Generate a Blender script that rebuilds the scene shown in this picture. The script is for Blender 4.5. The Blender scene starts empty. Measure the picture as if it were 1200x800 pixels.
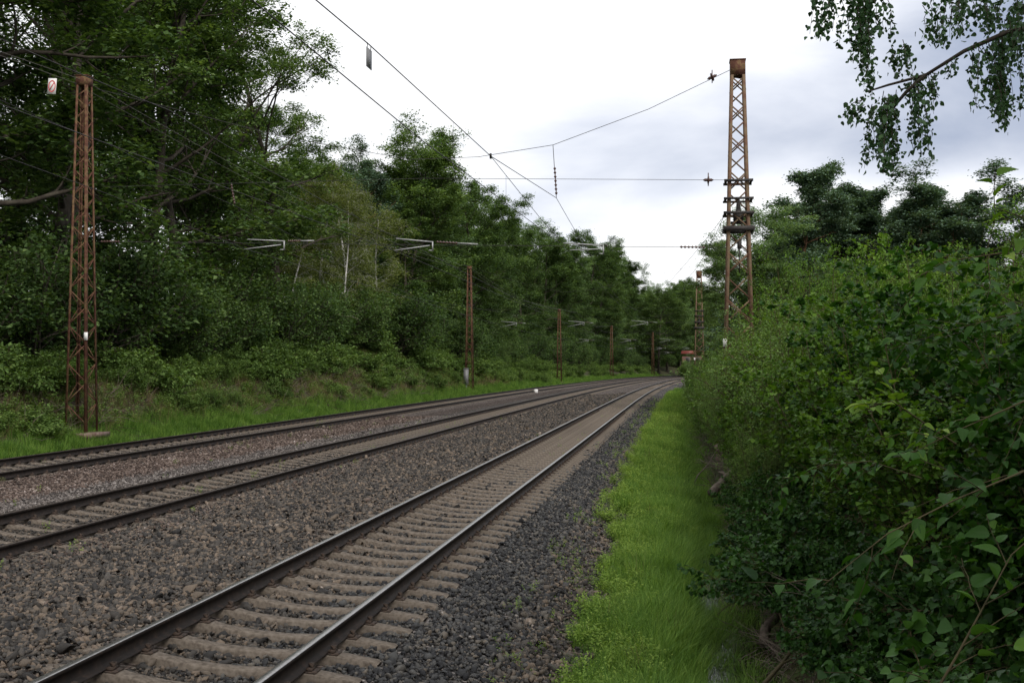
import bpy, math, random
import numpy as np
R = math.radians
C = bpy.context.scene.collection
scn = bpy.context.scene

# ------------------------------------------------------------------ camera
FPX, HC, YH = 1318.0, 2.377, 430.4
PIT = math.atan((YH-400)/FPX)
cam = bpy.data.objects.new('camera', bpy.data.cameras.new('camera'))
C.objects.link(cam); scn.camera = cam
cam.data.sensor_width = 36; cam.data.lens = FPX/1200*36
cam.data.clip_start = 0.05; cam.data.clip_end = 6000
cam.location = (0, 0, HC); cam.rotation_euler = (math.pi/2+PIT, 0, 0)

# ------------------------------------------------------------------ light
SUN_EL, SUN_AZ = R(40), R(152)           # azimuth measured clockwise from +Y
w = bpy.data.worlds.new('World'); scn.world = w; w.use_nodes = True
nt = w.node_tree; N = nt.nodes; L = nt.links
bg = N['Background']; bg.inputs['Strength'].default_value = 0.1
sky = N.new('ShaderNodeTexSky'); sky.sky_type = 'NISHITA'; sky.sun_disc = False
sky.sun_elevation = SUN_EL; sky.sun_rotation = SUN_AZ
tc = N.new('ShaderNodeTexCoord')
mp = N.new('ShaderNodeMapping'); mp.inputs['Scale'].default_value = (2.2, 2.2, 6.5); mp.inputs['Location'].default_value = (3.1, 0.4, 1.3)
L.new(tc.outputs['Generated'], mp.inputs['Vector'])
nz = N.new('ShaderNodeTexNoise'); nz.inputs['Scale'].default_value = 1.15; nz.inputs['Detail'].default_value = 7; nz.inputs['Roughness'].default_value = 0.5; nz.inputs['Distortion'].default_value = 0.25
L.new(mp.outputs[0], nz.inputs['Vector'])
sp = N.new('ShaderNodeSeparateXYZ'); L.new(tc.outputs['Generated'], sp.inputs[0])
def M(op, a, b=None, c=None, clamp=False):
    m = N.new('ShaderNodeMath'); m.operation = op; m.use_clamp = clamp
    for i, v in enumerate((a, b, c)):
        if v is None: continue
        if isinstance(v, (int, float)): m.inputs[i].default_value = v
        else: L.new(v, m.inputs[i])
    return m.outputs[0]
# a heavier bank of cloud stands to the right of the line, bright breaks under it
gx = M('MULTIPLY', M('SUBTRACT', sp.outputs[0], 0.0), 1.9)
el = M('SUBTRACT', sp.outputs[2], 0.235); el2 = M('MULTIPLY', M('MULTIPLY', el, el), 130.0)
bank = M('MULTIPLY', M('SUBTRACT', 1.0, el2, clamp=True), M('ADD', gx, 0.05, clamp=True))
dk = M('ADD', M('MULTIPLY', M('SUBTRACT', nz.outputs['Fac'], 0.515), 3.0), M('MULTIPLY', bank, 1.5))
dk = M('ADD', dk, M('MULTIPLY', sp.outputs[0], 0.35), clamp=True)
cr = N.new('ShaderNodeValToRGB'); L.new(dk, cr.inputs[0])
e = cr.color_ramp.elements
e[0].position = 0.0; e[0].color = (0.98, 0.985, 1.0, 1)
e[1].position = 1.0; e[1].color = (0.33, 0.38, 0.50, 1)
e2 = cr.color_ramp.elements.new(0.45); e2.color = (0.68, 0.71, 0.79, 1)
sc_ = N.new('ShaderNodeVectorMath'); sc_.operation = 'SCALE'; L.new(cr.outputs[0], sc_.inputs[0]); sc_.inputs['Scale'].default_value = 9.6
mx = N.new('ShaderNodeMix'); mx.data_type = 'RGBA'; mx.inputs[0].default_value = 0.94
L.new(sky.outputs[0], mx.inputs[6]); L.new(sc_.outputs[0], mx.inputs[7]); L.new(mx.outputs[2], bg.inputs['Color'])
sun = bpy.data.lights.new('sun', 'SUN'); sun.energy = 1.9; sun.angle = R(22); sun.color = (1.0, 0.96, 0.9)
so = bpy.data.objects.new('sun', sun); C.objects.link(so)
so.rotation_euler = (math.pi/2-SUN_EL, 0, -SUN_AZ+math.pi)
scn.view_settings.view_transform = 'Standard'; scn.view_settings.look = 'None'
scn.view_settings.exposure = 0.38; scn.view_settings.gamma = 1.0; scn.view_settings.use_curve_mapping = False
cy = scn.cycles
cy.use_denoising = True
cy.max_bounces = 5; cy.diffuse_bounces = 4; cy.glossy_bounces = 2; cy.transmission_bounces = 3; cy.transparent_max_bounces = 4
cy.caustics_reflective = False; cy.caustics_refractive = False
cy.use_adaptive_sampling = True; cy.adaptive_threshold = 0.02

# ------------------------------------------------------------------ line of the railway
ds = .5; SS = np.arange(-30, 900, ds)
KK = np.interp(SS, [0, 40, 80, 130, 200, 260], np.array([-.092, -.092, .172, .451, .292, .9]))/1000
i0 = int(30/ds)
TH = np.cumsum(KK)*ds; TH += .1516-TH[i0]
CX = np.cumsum(np.sin(TH))*ds; CX += -4.064-CX[i0]
CY = np.cumsum(np.cos(TH))*ds; CY -= CY[i0]
def P(s, u, z=0.):
    x = np.interp(s, SS, CX); y = np.interp(s, SS, CY); t = np.interp(s, SS, TH)
    return np.stack([x+np.cos(t)*u, y-np.sin(t)*u, z+0*x], -1)
def head(s): return float(np.interp(s, SS, TH))
def px3(px, py, Y):                       # point seen at (px,py) of the 1200x800 photograph at depth Y
    a, b = (px-600)/FPX, (400-py)/FPX
    dy = math.cos(PIT)-b*math.sin(PIT); dz = math.sin(PIT)+b*math.cos(PIT)
    return np.array([a/dy*Y, Y, HC+dz/dy*Y])
def to_px(p):
    X, Y, z = p[0], p[1], p[2]-HC
    d = Y*math.cos(PIT)+z*math.sin(PIT); v = -Y*math.sin(PIT)+z*math.cos(PIT)
    return 600+FPX*X/d, 400-FPX*v/d
T_U = [0.0, -5.94, -12.36]
GU = [-900, -60, -32, -24, -20, -18, -16.4, -15.2, -14.9, -14.5, -13.9, -13.66, -11.06, -10.7, -8.2, -7.5, -7.24, -4.64, -4.2, -2.2, -1.6, -1.3, -.9, 0, .9, 1.3, 1.75, 2.15, 2.8, 3.7, 4.05, 4.3, 4.95, 5.2, 5.6, 6.5, 9, 20, 60, 900]
GZ = [7, 6, 4.4, 3.2, 2.1, 1.2, .3, -.25, -.45, -.44, -.17, -.15, -.27, -.31, -.24, -.12, -.16, -.29, -.31, -.2, -.08, -.12, -.19, -.275, -.32, -.33, -.35, -.42, -.68, -.76, -.92, -1.22, -1.22, -.95, -.4, .1, .6, 1.6, 3, 5]
def ground(s, u):
    s, u = np.broadcast_arrays(np.asarray(s, float), np.asarray(u, float))
    z = np.interp(u, GU, GZ)
    k = np.interp(s, [0, 55, 90, 150, 900], [1., 1.05, 1.45, 1.1, 1.0])
    z = np.where(u < -15.2, -.25+(z+.25)*k, z)
    n = np.sin(s*.9+u*1.3)*.04+np.sin(s*.31-u*.7+2)*.09+np.sin(s*2.3+u*2.9)*.02
    a = np.where(u < -15, np.clip((-15-u)/2, 0, 1), 0)+np.where(u > 2.6, np.clip((u-2.6)/2, 0, .6), 0)
    near = np.clip((u-3.9)/1.0, 0, 1)*np.clip((12-s)/6, 0, 1)*0
    return z+n*a+near
rng = np.random.default_rng(7)
random.seed(7)

# ------------------------------------------------------------------ helpers
def mesh(name, V, F, mats, parent=None, tone=None, smooth=False, mi=None, link=True):
    """V (n,3); F list of (m,k) int arrays; ONE mesh object"""
    me = bpy.data.meshes.new(name)
    V = np.asarray(V, np.float32); F = [np.asarray(f, np.int32) for f in F if len(f)]
    nl = sum(f.size for f in F); nf = sum(len(f) for f in F)
    me.vertices.add(len(V)); me.vertices.foreach_set('co', V.ravel())
    me.loops.add(nl); me.loops.foreach_set('vertex_index', np.concatenate([f.ravel() for f in F]))
    tot = np.concatenate([np.full(len(f), f.shape[1], np.int32) for f in F]); st = np.concatenate([[0], np.cumsum(tot)[:-1]]).astype(np.int32)
    me.polygons.add(nf); me.polygons.foreach_set('loop_start', st); me.polygons.foreach_set('loop_total', tot)
    if smooth: me.polygons.foreach_set('use_smooth', np.ones(nf, bool))
    for m in (mats if isinstance(mats, (list, tuple)) else [mats]): me.materials.append(m)
    if mi is not None: me.polygons.foreach_set('material_index', np.asarray(mi, np.int32))
    if tone is not None:
        a = me.attributes.new('tone', 'FLOAT', 'FACE'); a.data.foreach_set('value', np.asarray(tone, np.float32))
    me.update(calc_edges=True)
    o = bpy.data.objects.new(name, me)
    if link: C.objects.link(o)
    if parent is not None: o.parent = parent
    return o
def tag(o, label=None, cat=None, group=None, kind=None):
    if label: o['label'] = label
    if cat: o['category'] = cat
    if group: o['group'] = group
    if kind: o['kind'] = kind
    return o
def thing(name, label, cat, loc=(0, 0, 0), rz=0., group=None, sc=None):
    o = bpy.data.objects.new(name, None); C.objects.link(o); o.empty_display_size = .2
    o.location = [float(v) for v in loc]; o.rotation_euler = (0, 0, rz)
    if sc is not None: o.scale = sc
    return tag(o, label, cat, group)
def copy_thing(root, loc, rz, sc, label, group=None, hide=()):
    r = root.copy(); C.objects.link(r); r.location = [float(v) for v in loc]; r.rotation_euler = (0, 0, rz); r.scale = sc
    r['label'] = label
    if group: r['group'] = group
    for ch in list(root.children):
        c = ch.copy(); C.objects.link(c); c.parent = r
        for g in ch.children:
            d = g.copy(); C.objects.link(d); d.parent = c
    return r
class MB:
    def __init__(s): s.V = []; s.Q = []; s.n = 0; s.m = []
    def add(s, V, Q, m=0):
        V = np.asarray(V, float); s.V.append(V)
        for q in Q: s.Q.append([i+s.n for i in q]); s.m.append(m)
        s.n += len(V)
    def box(s, c, size, rz=0., m=0, mat3=None):
        h = np.array(size)/2
        v = np.array([[x, y, z] for x in (-1, 1) for y in (-1, 1) for z in (-1, 1)])*h
        if mat3 is None:
            c_, s_ = math.cos(rz), math.sin(rz); mat3 = np.array([[c_, -s_, 0], [s_, c_, 0], [0, 0, 1]])
        v = v@mat3.T+np.array(c)
        s.add(v, [(0, 1, 3, 2), (4, 6, 7, 5), (0, 4, 5, 1), (2, 3, 7, 6), (0, 2, 6, 4), (1, 5, 7, 3)], m)
    def bar(s, a, b, w, h, m=0, up=(0, 0, 1)):
        a, b = np.array(a, float), np.array(b, float); d = b-a; ln = np.linalg.norm(d); d /= ln
        x = np.cross(d, up); 
        if np.linalg.norm(x) < 1e-3: x = np.cross(d, (0, 1, 0))
        x /= np.linalg.norm(x); y = np.cross(x, d)
        s.box((a+b)/2, (w, ln, h), mat3=np.stack([x, d, y], 1), m=m)
    def tube(s, pts, r, k=6, m=0):
        pts = np.asarray(pts, float); n = len(pts); r = np.broadcast_to(r, n)
        V, F = tubes(pts[None], r[None], k, cap=True)
        s.add(V, [list(map(int, q)) for f in F for q in f], m)
    def build(s, name, mats, parent=None, smooth=False):
        V = np.concatenate(s.V); q4 = [q for q in s.Q if len(q) == 4]; ot = [q for q in s.Q if len(q) != 4]
        fs = []; mi = []
        if q4: fs.append(np.array(q4)); mi += [m for q, m in zip(s.Q, s.m) if len(q) == 4]
        for q, m in zip(s.Q, s.m):
            if len(q) != 4: fs.append(np.array([q])); mi.append(m)
        return mesh(name, V, fs, mats, parent, smooth=smooth, mi=mi)
def norm(v): return v/np.maximum(np.linalg.norm(v, axis=-1, keepdims=True), 1e-9)
def tubes(Pt, Rd, k=6, cap=False):
    """Pt (n,m,3) Rd (n,m) -> verts, [quads]"""
    Pt = np.asarray(Pt, float); n, m, _ = Pt.shape
    t = norm(np.gradient(Pt, axis=1)); mean = norm(Pt[:, -1]-Pt[:, 0])
    ref = np.where(np.abs(mean[:, 2:3]) > .9, np.array([[1., 0, 0]]), np.array([[0, 0, 1.]]))
    a = norm(np.cross(t, ref[:, None, :])); b = np.cross(t, a)
    an = np.arange(k)*2*np.pi/k
    V = Pt[:, :, None, :]+(a[:, :, None, :]*np.cos(an)[None, None, :, None]+b[:, :, None, :]*np.sin(an)[None, None, :, None])*Rd[:, :, None, None]
    idx = np.arange(n*m*k).reshape(n, m, k)
    i, j = idx[:, :-1], idx[:, 1:]
    q = np.stack([i, np.roll(i, -1, 2), np.roll(j, -1, 2), j], -1).reshape(-1, 4)
    F = [q]
    if cap: F.append(idx[:, 0, ::-1].reshape(-1, k)); F.append(idx[:, -1].reshape(-1, k))
    return V.reshape(-1, 3), F

# ------------------------------------------------------------------ materials
def mat(name, rough=.8, spec=.3, metal=0.):
    m = bpy.data.materials.new(name); m.use_nodes = True
    b = m.node_tree.nodes['Principled BSDF']
    b.inputs['Roughness'].default_value = rough; b.inputs['Specular IOR Level'].default_value = spec; b.inputs['Metallic'].default_value = metal
    return m, m.node_tree, b
def dim(stops, k): return [(p_, tuple(v*k for v in c_)) for p_, c_ in stops]
def ramp(nt, src, stops):
    r = nt.nodes.new('ShaderNodeValToRGB'); nt.links.new(src, r.inputs[0]); e = r.color_ramp.elements
    while len(e) > 1: e.remove(e[-1])
    e[0].position = stops[0][0]; e[0].color = (*stops[0][1], 1)
    for p, c in stops[1:]: x = e.new(p); x.color = (*c, 1)
    return r.outputs[0]
def noise(nt, scale, detail=4, vec='Object', rough=.55, dist=0.):
    t = nt.nodes.new('ShaderNodeTexCoord'); n = nt.nodes.new('ShaderNodeTexNoise')
    n.inputs['Scale'].default_value = scale; n.inputs['Detail'].default_value = detail; n.inputs['Roughness'].default_value = rough; n.inputs['Distortion'].default_value = dist
    if vec == 'World':
        g = nt.nodes.new('ShaderNodeNewGeometry'); nt.links.new(g.outputs['Position'], n.inputs['Vector'])
    else: nt.links.new(t.outputs[vec], n.inputs['Vector'])
    return n.outputs['Fac']
def mixc(nt, f, a, b, mode='MIX'):
    m = nt.nodes.new('ShaderNodeMix'); m.data_type = 'RGBA'; m.blend_type = mode
    for i, v in ((0, f), (6, a), (7, b)):
        if isinstance(v, (int, float)): m.inputs[i].default_value = v
        elif isinstance(v, tuple): m.inputs[i].default_value = (*v, 1)
        else: nt.links.new(v, m.inputs[i])
    return m.outputs[2]
def mth(nt, op, a, b=0.):
    m = nt.nodes.new('ShaderNodeMath'); m.operation = op
    for i, v in enumerate((a, b)):
        if isinstance(v, (int, float)): m.inputs[i].default_value = v
        else: nt.links.new(v, m.inputs[i])
    return m.outputs[0]
def bump(nt, b, h, dist=.02, st=1.):
    n = nt.nodes.new('ShaderNodeBump'); n.inputs['Distance'].default_value = dist; n.inputs['Strength'].default_value = st
    nt.links.new(h, n.inputs['Height']); nt.links.new(n.outputs[0], b.inputs['Normal'])
def simple(name, stops, scale=6., rough=.85, spec=.25, metal=0., bd=0., vec='Object', detail=5):
    m, nt, b = mat(name, rough, spec, metal); n = noise(nt, scale, detail, vec)
    nt.links.new(ramp(nt, n, stops), b.inputs['Base Color'])
    if bd: bump(nt, b, n, bd)
    return m
def leafmat(name, dark, mid, light, trans=.3, rough=.5, spec=.35, var=.25, big=.25):
    m, nt, b = mat(name, rough, spec)
    a = nt.nodes.new('ShaderNodeAttribute'); a.attribute_name = 'tone'
    oi = nt.nodes.new('ShaderNodeObjectInfo')
    n = noise(nt, big, 3, 'World')
    v = mth(nt, 'ADD', a.outputs['Fac'], mth(nt, 'MULTIPLY', mth(nt, 'SUBTRACT', oi.outputs['Random'], .5), var))
    v = mth(nt, 'ADD', v, mth(nt, 'MULTIPLY', mth(nt, 'SUBTRACT', n, .5), .7))
    col = ramp(nt, v, [(.0, dark), (.5, mid), (1., light)])
    nt.links.new(col, b.inputs['Base Color'])
    tr = nt.nodes.new('ShaderNodeBsdfTranslucent')
    nt.links.new(mixc(nt, 1., col, (.95, 1., .35), 'MULTIPLY'), tr.inputs['Color'])
    mx = nt.nodes.new('ShaderNodeMixShader'); mx.inputs[0].default_value = trans
    nt.links.new(b.outputs[0], mx.inputs[1]); nt.links.new(tr.outputs[0], mx.inputs[2])
    nt.links.new(mx.outputs[0], nt.nodes['Material Output'].inputs['Surface'])
    return m
def stonemat(name, stops, rnd=True):
    stops = dim(stops, .80)
    m, nt, b = mat(name, .8, .35)
    oi = nt.nodes.new('ShaderNodeObjectInfo'); n = noise(nt, 25, 4, 'World')
    big = noise(nt, .6, 3, 'World')
    v = mth(nt, 'ADD', mth(nt, 'MULTIPLY', oi.outputs['Random'], .86), mth(nt, 'MULTIPLY', mth(nt, 'SUBTRACT', n, .42), .3))
    v = mth(nt, 'ADD', v, mth(nt, 'MULTIPLY', mth(nt, 'SUBTRACT', big, .5), .5))
    nt.links.new(ramp(nt, v, stops), b.inputs['Base Color']); bump(nt, b, n, .006)
    return m
def bedmat(name, stops, scale=17.):
    stops = dim(stops, .66 if scale < 20 else .8)
    m, nt, b = mat(name, .9, .2)
    g = nt.nodes.new('ShaderNodeNewGeometry')
    v = nt.nodes.new('ShaderNodeTexVoronoi'); v.inputs['Scale'].default_value = scale; nt.links.new(g.outputs['Position'], v.inputs['Vector'])
    sep = nt.nodes.new('ShaderNodeSeparateColor'); nt.links.new(v.outputs['Color'], sep.inputs[0])
    big = noise(nt, .5, 3, 'World')
    val = mth(nt, 'ADD', sep.outputs[0], mth(nt, 'MULTIPLY', mth(nt, 'SUBTRACT', big, .5), .5))
    col = ramp(nt, val, stops)
    gap = ramp(nt, v.outputs['Distance'], [(.0, (1, 1, 1)), (.38, (.9, .9, .9)), (.62, (.2, .18, .16))])
    nt.links.new(mixc(nt, 1., col, gap, 'MULTIPLY'), b.inputs['Base Color'])
    bump(nt, b, mth(nt, 'MULTIPLY', v.outputs['Distance'], -1.), .03)
    return m
G_DARK = [(.0, (.012, .012, .014)), (.35, (.036, .036, .037)), (.6, (.075, .074, .072)), (.8, (.12, .108, .092)), (.93, (.16, .13, .10)), (1., (.40, .38, .36))]
G_BROWN = [(.0, (.016, .015, .015)), (.3, (.05, .044, .038)), (.5, (.085, .075, .065)), (.7, (.135, .105, .078)), (.9, (.20, .15, .11)), (1., (.42, .36, .31))]
G_RED = [(.0, (.035, .024, .019)), (.35, (.088, .058, .045)), (.65, (.15, .11, .088)), (.88, (.26, .20, .17)), (1., (.5, .43, .40))]
G_PALE = [(.0, (.035, .03, .028)), (.35, (.095, .08, .072)), (.65, (.165, .14, .125)), (.9, (.26, .23, .21)), (1., (.55, .5, .47))]
m_st_dark = stonemat('ballast_dark', G_DARK); m_st_brown = stonemat('ballast_brown', G_BROWN); m_st_red = stonemat('ballast_red', G_RED); m_st_pale = stonemat('ballast_pale', G_PALE)
m_bed_dark = bedmat('bed_dark', [(.0, (.03, .028, .027)), (.4, (.12, .11, .105)), (.7, (.20, .18, .17)), (1., (.45, .40, .37))]); m_bed_brown = bedmat('bed_brown', [(.0, (.06, .045, .04)), (.4, (.18, .14, .12)), (.7, (.29, .235, .205)), (1., (.46, .40, .36))]); m_bed_red = bedmat('bed_red', G_RED); m_bed_pale = bedmat('bed_pale', G_PALE)
m_bed_fine = bedmat('bed_fine', [(.0, (.05, .04, .032)), (.4, (.12, .097, .078)), (.8, (.19, .16, .13)), (1., (.3, .27, .23))], 30)
m_conc = simple('sleeper_concrete', [(.3, (.068, .054, .042)), (.5, (.125, .102, .081)), (.7, (.175, .147, .12))], 22, .9, .2, bd=.0012, vec='Object', detail=8)
m_rail = simple('rail_side_rust', [(.35, (.009, .007, .006)), (.6, (.02, .014, .011)), (.75, (.042, .026, .018))], 14, .7, .2, vec='World')
m_railtop = simple('rail_running_steel', [(.4, (.26, .25, .24)), (.7, (.38, .37, .36))], 30, .3, .4, .85, vec='World')
m_railtop2 = simple('rail_running_steel_dull', [(.4, (.055, .042, .034)), (.7, (.10, .08, .065))], 30, .5, .3, .5, vec='World')
m_foot = simple('rust_stained_footing', [(.35, (.09, .05, .04)), (.55, (.19, .13, .11)), (.7, (.25, .19, .16))], 5, .9, .2, bd=.01, detail=8)
m_clip = simple('fastening_steel', [(.4, (.03, .022, .017)), (.7, (.085, .055, .04))], 40, .8, .3)
m_rust = simple('rusted_paint', [(.3, (.065, .028, .019)), (.48, (.10, .044, .028)), (.58, (.15, .092, .045)), (.72, (.042, .027, .02))], 5, .85, .2, bd=.002, detail=8)
m_rust2 = simple('old_mast_paint', [(.3, (.10, .048, .033)), (.45, (.135, .078, .05)), (.58, (.16, .115, .07)), (.75, (.06, .037, .028))], 4, .85, .2, bd=.002, detail=8)
m_dkmet = simple('dark_steel', [(.4, (.02, .018, .017)), (.7, (.05, .04, .035))], 20, .7, .4)
m_wire = simple('wire_bronze', [(.4, (.018, .016, .016)), (.7, (.035, .03, .028))], 20, .6, .4)
m_wirelt = simple('wire_light', [(.4, (.09, .085, .07)), (.7, (.13, .12, .10))], 20, .6, .4)
m_alu = simple('aluminium_tube', [(.4, (.28, .28, .27)), (.7, (.42, .42, .41))], 20, .45, .5, .3)
m_ins = simple('brown_porcelain', [(.4, (.05, .022, .016)), (.7, (.08, .035, .025))], 20, .3, .5)
m_white = simple('white_enamel', [(.3, (.62, .60, .57)), (.7, (.78, .77, .74))], 8, .5, .4)
m_red = simple('red_enamel', [(.3, (.45, .07, .07)), (.7, (.55, .10, .10))], 8, .5, .4)
m_grey = simple('grey_sheet', [(.3, (.13, .13, .13)), (.7, (.2, .2, .2))], 8, .5, .4)
m_bark = simple('bark_dark', [(.3, (.03, .025, .02)), (.55, (.065, .055, .043)), (.75, (.10, .09, .07))], 3, .95, .1, bd=.02, detail=8)
m_twig = simple('twig_brown', [(.3, (.035, .032, .016)), (.7, (.085, .068, .035))], 6, .9, .15)
m_dead = simple('dead_wood', [(.3, (.08, .062, .05)), (.7, (.19, .155, .125))], 8, .9, .15)
m_birch = simple('birch_bark', [(.36, (.05, .045, .04)), (.44, (.45, .43, .40)), (.8, (.66, .64, .60))], 2.4, .8, .2, detail=7)
m_pbark = simple('pine_bark', [(.3, (.12, .06, .035)), (.6, (.26, .15, .095)), (.8, (.33, .22, .15))], 3, .95, .1, bd=.02, detail=8)
m_soil = simple('ground_soil', [(.3, (.022, .018, .012)), (.45, (.045, .036, .024)), (.6, (.05, .065, .022)), (.75, (.075, .058, .038))], 1.3, .95, .1, bd=.05, vec='World', detail=9)
m_verge = simple('verge_soil', [(.3, (.03, .04, .015)), (.5, (.05, .075, .022)), (.7, (.075, .09, .03))], 3, .95, .1, bd=.03, vec='World', detail=9)
def lm(name, a, b_, c, k, **kw): return leafmat(name, *[tuple(min(.5, v*k) for v in q) for q in (a, b_, c)], **kw)
# a leaf passes on about as much light as it reflects: colours are halved between the two shares
m_oak = lm('oak_leaf', (.015, .030, .011), (.058, .098, .032), (.145, .20, .07), 1.65, trans=.42, rough=.65, spec=.1)
m_lime = lm('pale_leaf', (.040, .070, .032), (.098, .155, .070), (.18, .24, .125), 1.75, trans=.42, rough=.65, spec=.12)
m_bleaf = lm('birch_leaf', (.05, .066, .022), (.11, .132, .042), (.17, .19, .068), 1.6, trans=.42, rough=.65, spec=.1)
m_needle = lm('pine_needle', (.03, .052, .034), (.065, .104, .068), (.11, .155, .10), 1.7, trans=.25, rough=.6, spec=.1)
m_shrub = lm('shrub_leaf', (.028, .050, .014), (.090, .145, .040), (.17, .225, .068), 1.6, trans=.42, rough=.65, spec=.1)
m_shrub2 = lm('willow_leaf', (.04, .075, .02), (.09, .15, .042), (.16, .22, .07), 1.5, trans=.42, rough=.65, spec=.12)
m_hazel = lm('hazel_leaf', (.008, .030, .005), (.028, .080, .010), (.080, .165, .022), 1.2, trans=.38, rough=.5, spec=.18, big=.8)
m_bramble = lm('bramble_leaf', (.009, .030, .007), (.030, .080, .014), (.07, .145, .026), 1.15, trans=.35, rough=.5, spec=.18, big=.8)
m_young = lm('young_leaf', (.028, .066, .008), (.074, .142, .016), (.15, .225, .032), 1.4, trans=.42, rough=.5, spec=.18, big=.5)
m_grass = lm('grass_blade', (.035, .078, .014), (.085, .160, .030), (.155, .235, .050), 1.45, trans=.4, rough=.65, spec=.1, var=.7, big=1.1)
m_weed = lm('weed_leaf', (.060, .105, .018), (.120, .190, .034), (.20, .27, .06), 1.5, trans=.4, rough=.65, spec=.1, var=.6, big=1.1)
m_dry = leafmat('dry_grass', (.08, .06, .03), (.17, .135, .07), (.27, .22, .12), .2, .8, .1, var=.5)
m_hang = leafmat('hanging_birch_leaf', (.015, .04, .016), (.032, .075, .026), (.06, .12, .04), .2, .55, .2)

# ------------------------------------------------------------------ ground sheets
def sheet(name, us, ss, mats, mfun=None, kind='structure', lift=0.):
    S, U = np.meshgrid(ss, us, indexing='ij'); Z = ground(S, U)+lift
    V = P(S, U, 0.); V[..., 2] = Z
    n, m = S.shape; idx = np.arange(n*m).reshape(n, m)
    q = np.stack([idx[:-1, :-1], idx[:-1, 1:], idx[1:, 1:], idx[1:, :-1]], -1).reshape(-1, 4)
    mi = None
    if mfun is not None:
        uc = (U[:-1, :-1]+U[1:, 1:])/2; mi = mfun(uc).ravel()
    o = mesh(name, V.reshape(-1, 3), [q], mats, smooth=True, mi=mi); tag(o, kind=kind)
    return o
sl = np.concatenate([np.arange(-25, 60, .5), np.arange(60, 200, 2), np.arange(200, 700, 5)])
ub = np.unique(np.round(np.concatenate([np.arange(-14.5, 2.81, .15), [-14.5, 2.8]]), 3))
def bedf(u):
    r = np.zeros(u.shape, int)+1
    r[u > 1.3] = 0
    r[(u > -10.6) & (u < -7.4)] = 2
    r[(u > -9.0) & (u < -7.4)] = 3
    for c in T_U: r[np.abs(u-c) < .72] = 4
    return r
sheet('ballast_bed', ub, sl, [m_bed_dark, m_bed_brown, m_bed_red, m_bed_pale, m_bed_fine], bedf)
sheet('grass_verge', np.array([2.8, 3.1, 3.4, 3.7, 4.05, 4.3]), sl, m_verge)
sheet('ditch_bank', np.concatenate([np.linspace(4.3, 6.5, 18), np.linspace(7, 20, 18), [25, 32, 45, 60, 90, 160]]), sl, m_soil)
sheet('embankment', np.concatenate([[-300, -200, -120, -80, -60, -45], np.linspace(-36, -17, 36), np.linspace(-16.5, -14.9, 6), [-14.7, -14.5]]), sl, [m_soil, m_verge], lambda u: (u > -16.2).astype(int))
b = MB(); b.add([(-2500, -300, -3), (2500, -300, -3), (2500, 4500, -3), (-2500, 4500, -3)], [(0, 1, 2, 3)])
tag(b.build('terrain', m_soil), kind='structure')
m_water, ntw, bw = mat('ditch_water', .06, .6); bw.inputs['Base Color'].default_value = (.012, .014, .008, 1)
bump(ntw, bw, noise(ntw, 9, 2, 'World'), .01, .4)
V = []
sw = np.arange(2, 70, .5)
Vw = np.concatenate([P(sw, 4.0+0*sw, -1.10), P(sw, 5.3+0*sw, -1.10)]); nw = len(sw)
qw = np.array([[i, nw+i, nw+i+1, i+1] for i in range(nw-1)])
tag(mesh('ditch_water', Vw, [qw], m_water), kind='structure')

# ------------------------------------------------------------------ tracks
def planez(u, cu): return -.0693*(u-cu)
def rail_profile():      # (x,z) clockwise, top at 0
    return [(-.035, -.004), (-.024, 0), (.024, 0), (.035, -.004), (.036, -.032), (.01, -.048), (.009, -.125), (.03, -.14), (.070, -.152), (.070, -.160), (-.070, -.160), (-.070, -.152), (-.03, -.14), (-.009, -.125), (-.01, -.048), (-.036, -.032)]
def make_rail(cu, side, parent, top):
    ss = np.concatenate([np.arange(-12, 60, 1.), np.arange(60, 480, 3.)]); pr = rail_profile(); k = len(pr); u0 = cu+side*.7525
    V = np.zeros((len(ss), k, 3))
    for j, (x, z) in enumerate(pr):
        V[:, j] = P(ss, u0+x+0*ss, 0.); V[:, j, 2] = planez(u0, cu)+z
    idx = np.arange(len(ss)*k).reshape(len(ss), k); i, j = idx[:-1], idx[1:]
    q = np.stack([i, j, np.roll(j, -1, 1), np.roll(i, -1, 1)], -1)
    mi = np.zeros((len(ss)-1, k), int); mi[:, 0:3] = 1
    return mesh('rail', V.reshape(-1, 3), [q.reshape(-1, 4)], [m_rail, top], parent, mi=mi.ravel())
def sleeper_mesh():      # origin: middle of rail-plane, x along sleeper; top under rails at -.165
    xs = np.array([-1.3, -1.28, -1.0, -.9, -.6, -.45, -.2, 0, .2, .45, .6, .9, 1.0, 1.28, 1.3])
    zt = np.array([-.215, -.20, -.178, -.172, -.172, -.195, -.212, -.215, -.212, -.195, -.172, -.172, -.178, -.20, -.215])
    wt = np.array([.07, .078, .082, .084, .082, .072, .066, .064, .066, .072, .082, .084, .082, .078, .07])
    V = []; 
    for x, z, w_ in zip(xs, zt, wt):
        V += [(x, -.125, -.40), (x, -w_-.01, z-.012), (x, -w_, z), (x, w_, z), (x, w_+.01, z-.012), (x, .125, -.40)]
    V = np.array(V); n = len(xs); idx = np.arange(n*6).reshape(n, 6); i, j = idx[:-1], idx[1:]
    q = np.stack([i, j, np.roll(j, -1, 1), np.roll(i, -1, 1)], -1).reshape(-1, 4)
    return V, [q, idx[:1, ::-1], idx[-1:]]
SV, SF = sleeper_mesh()
fb = MB()
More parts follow.
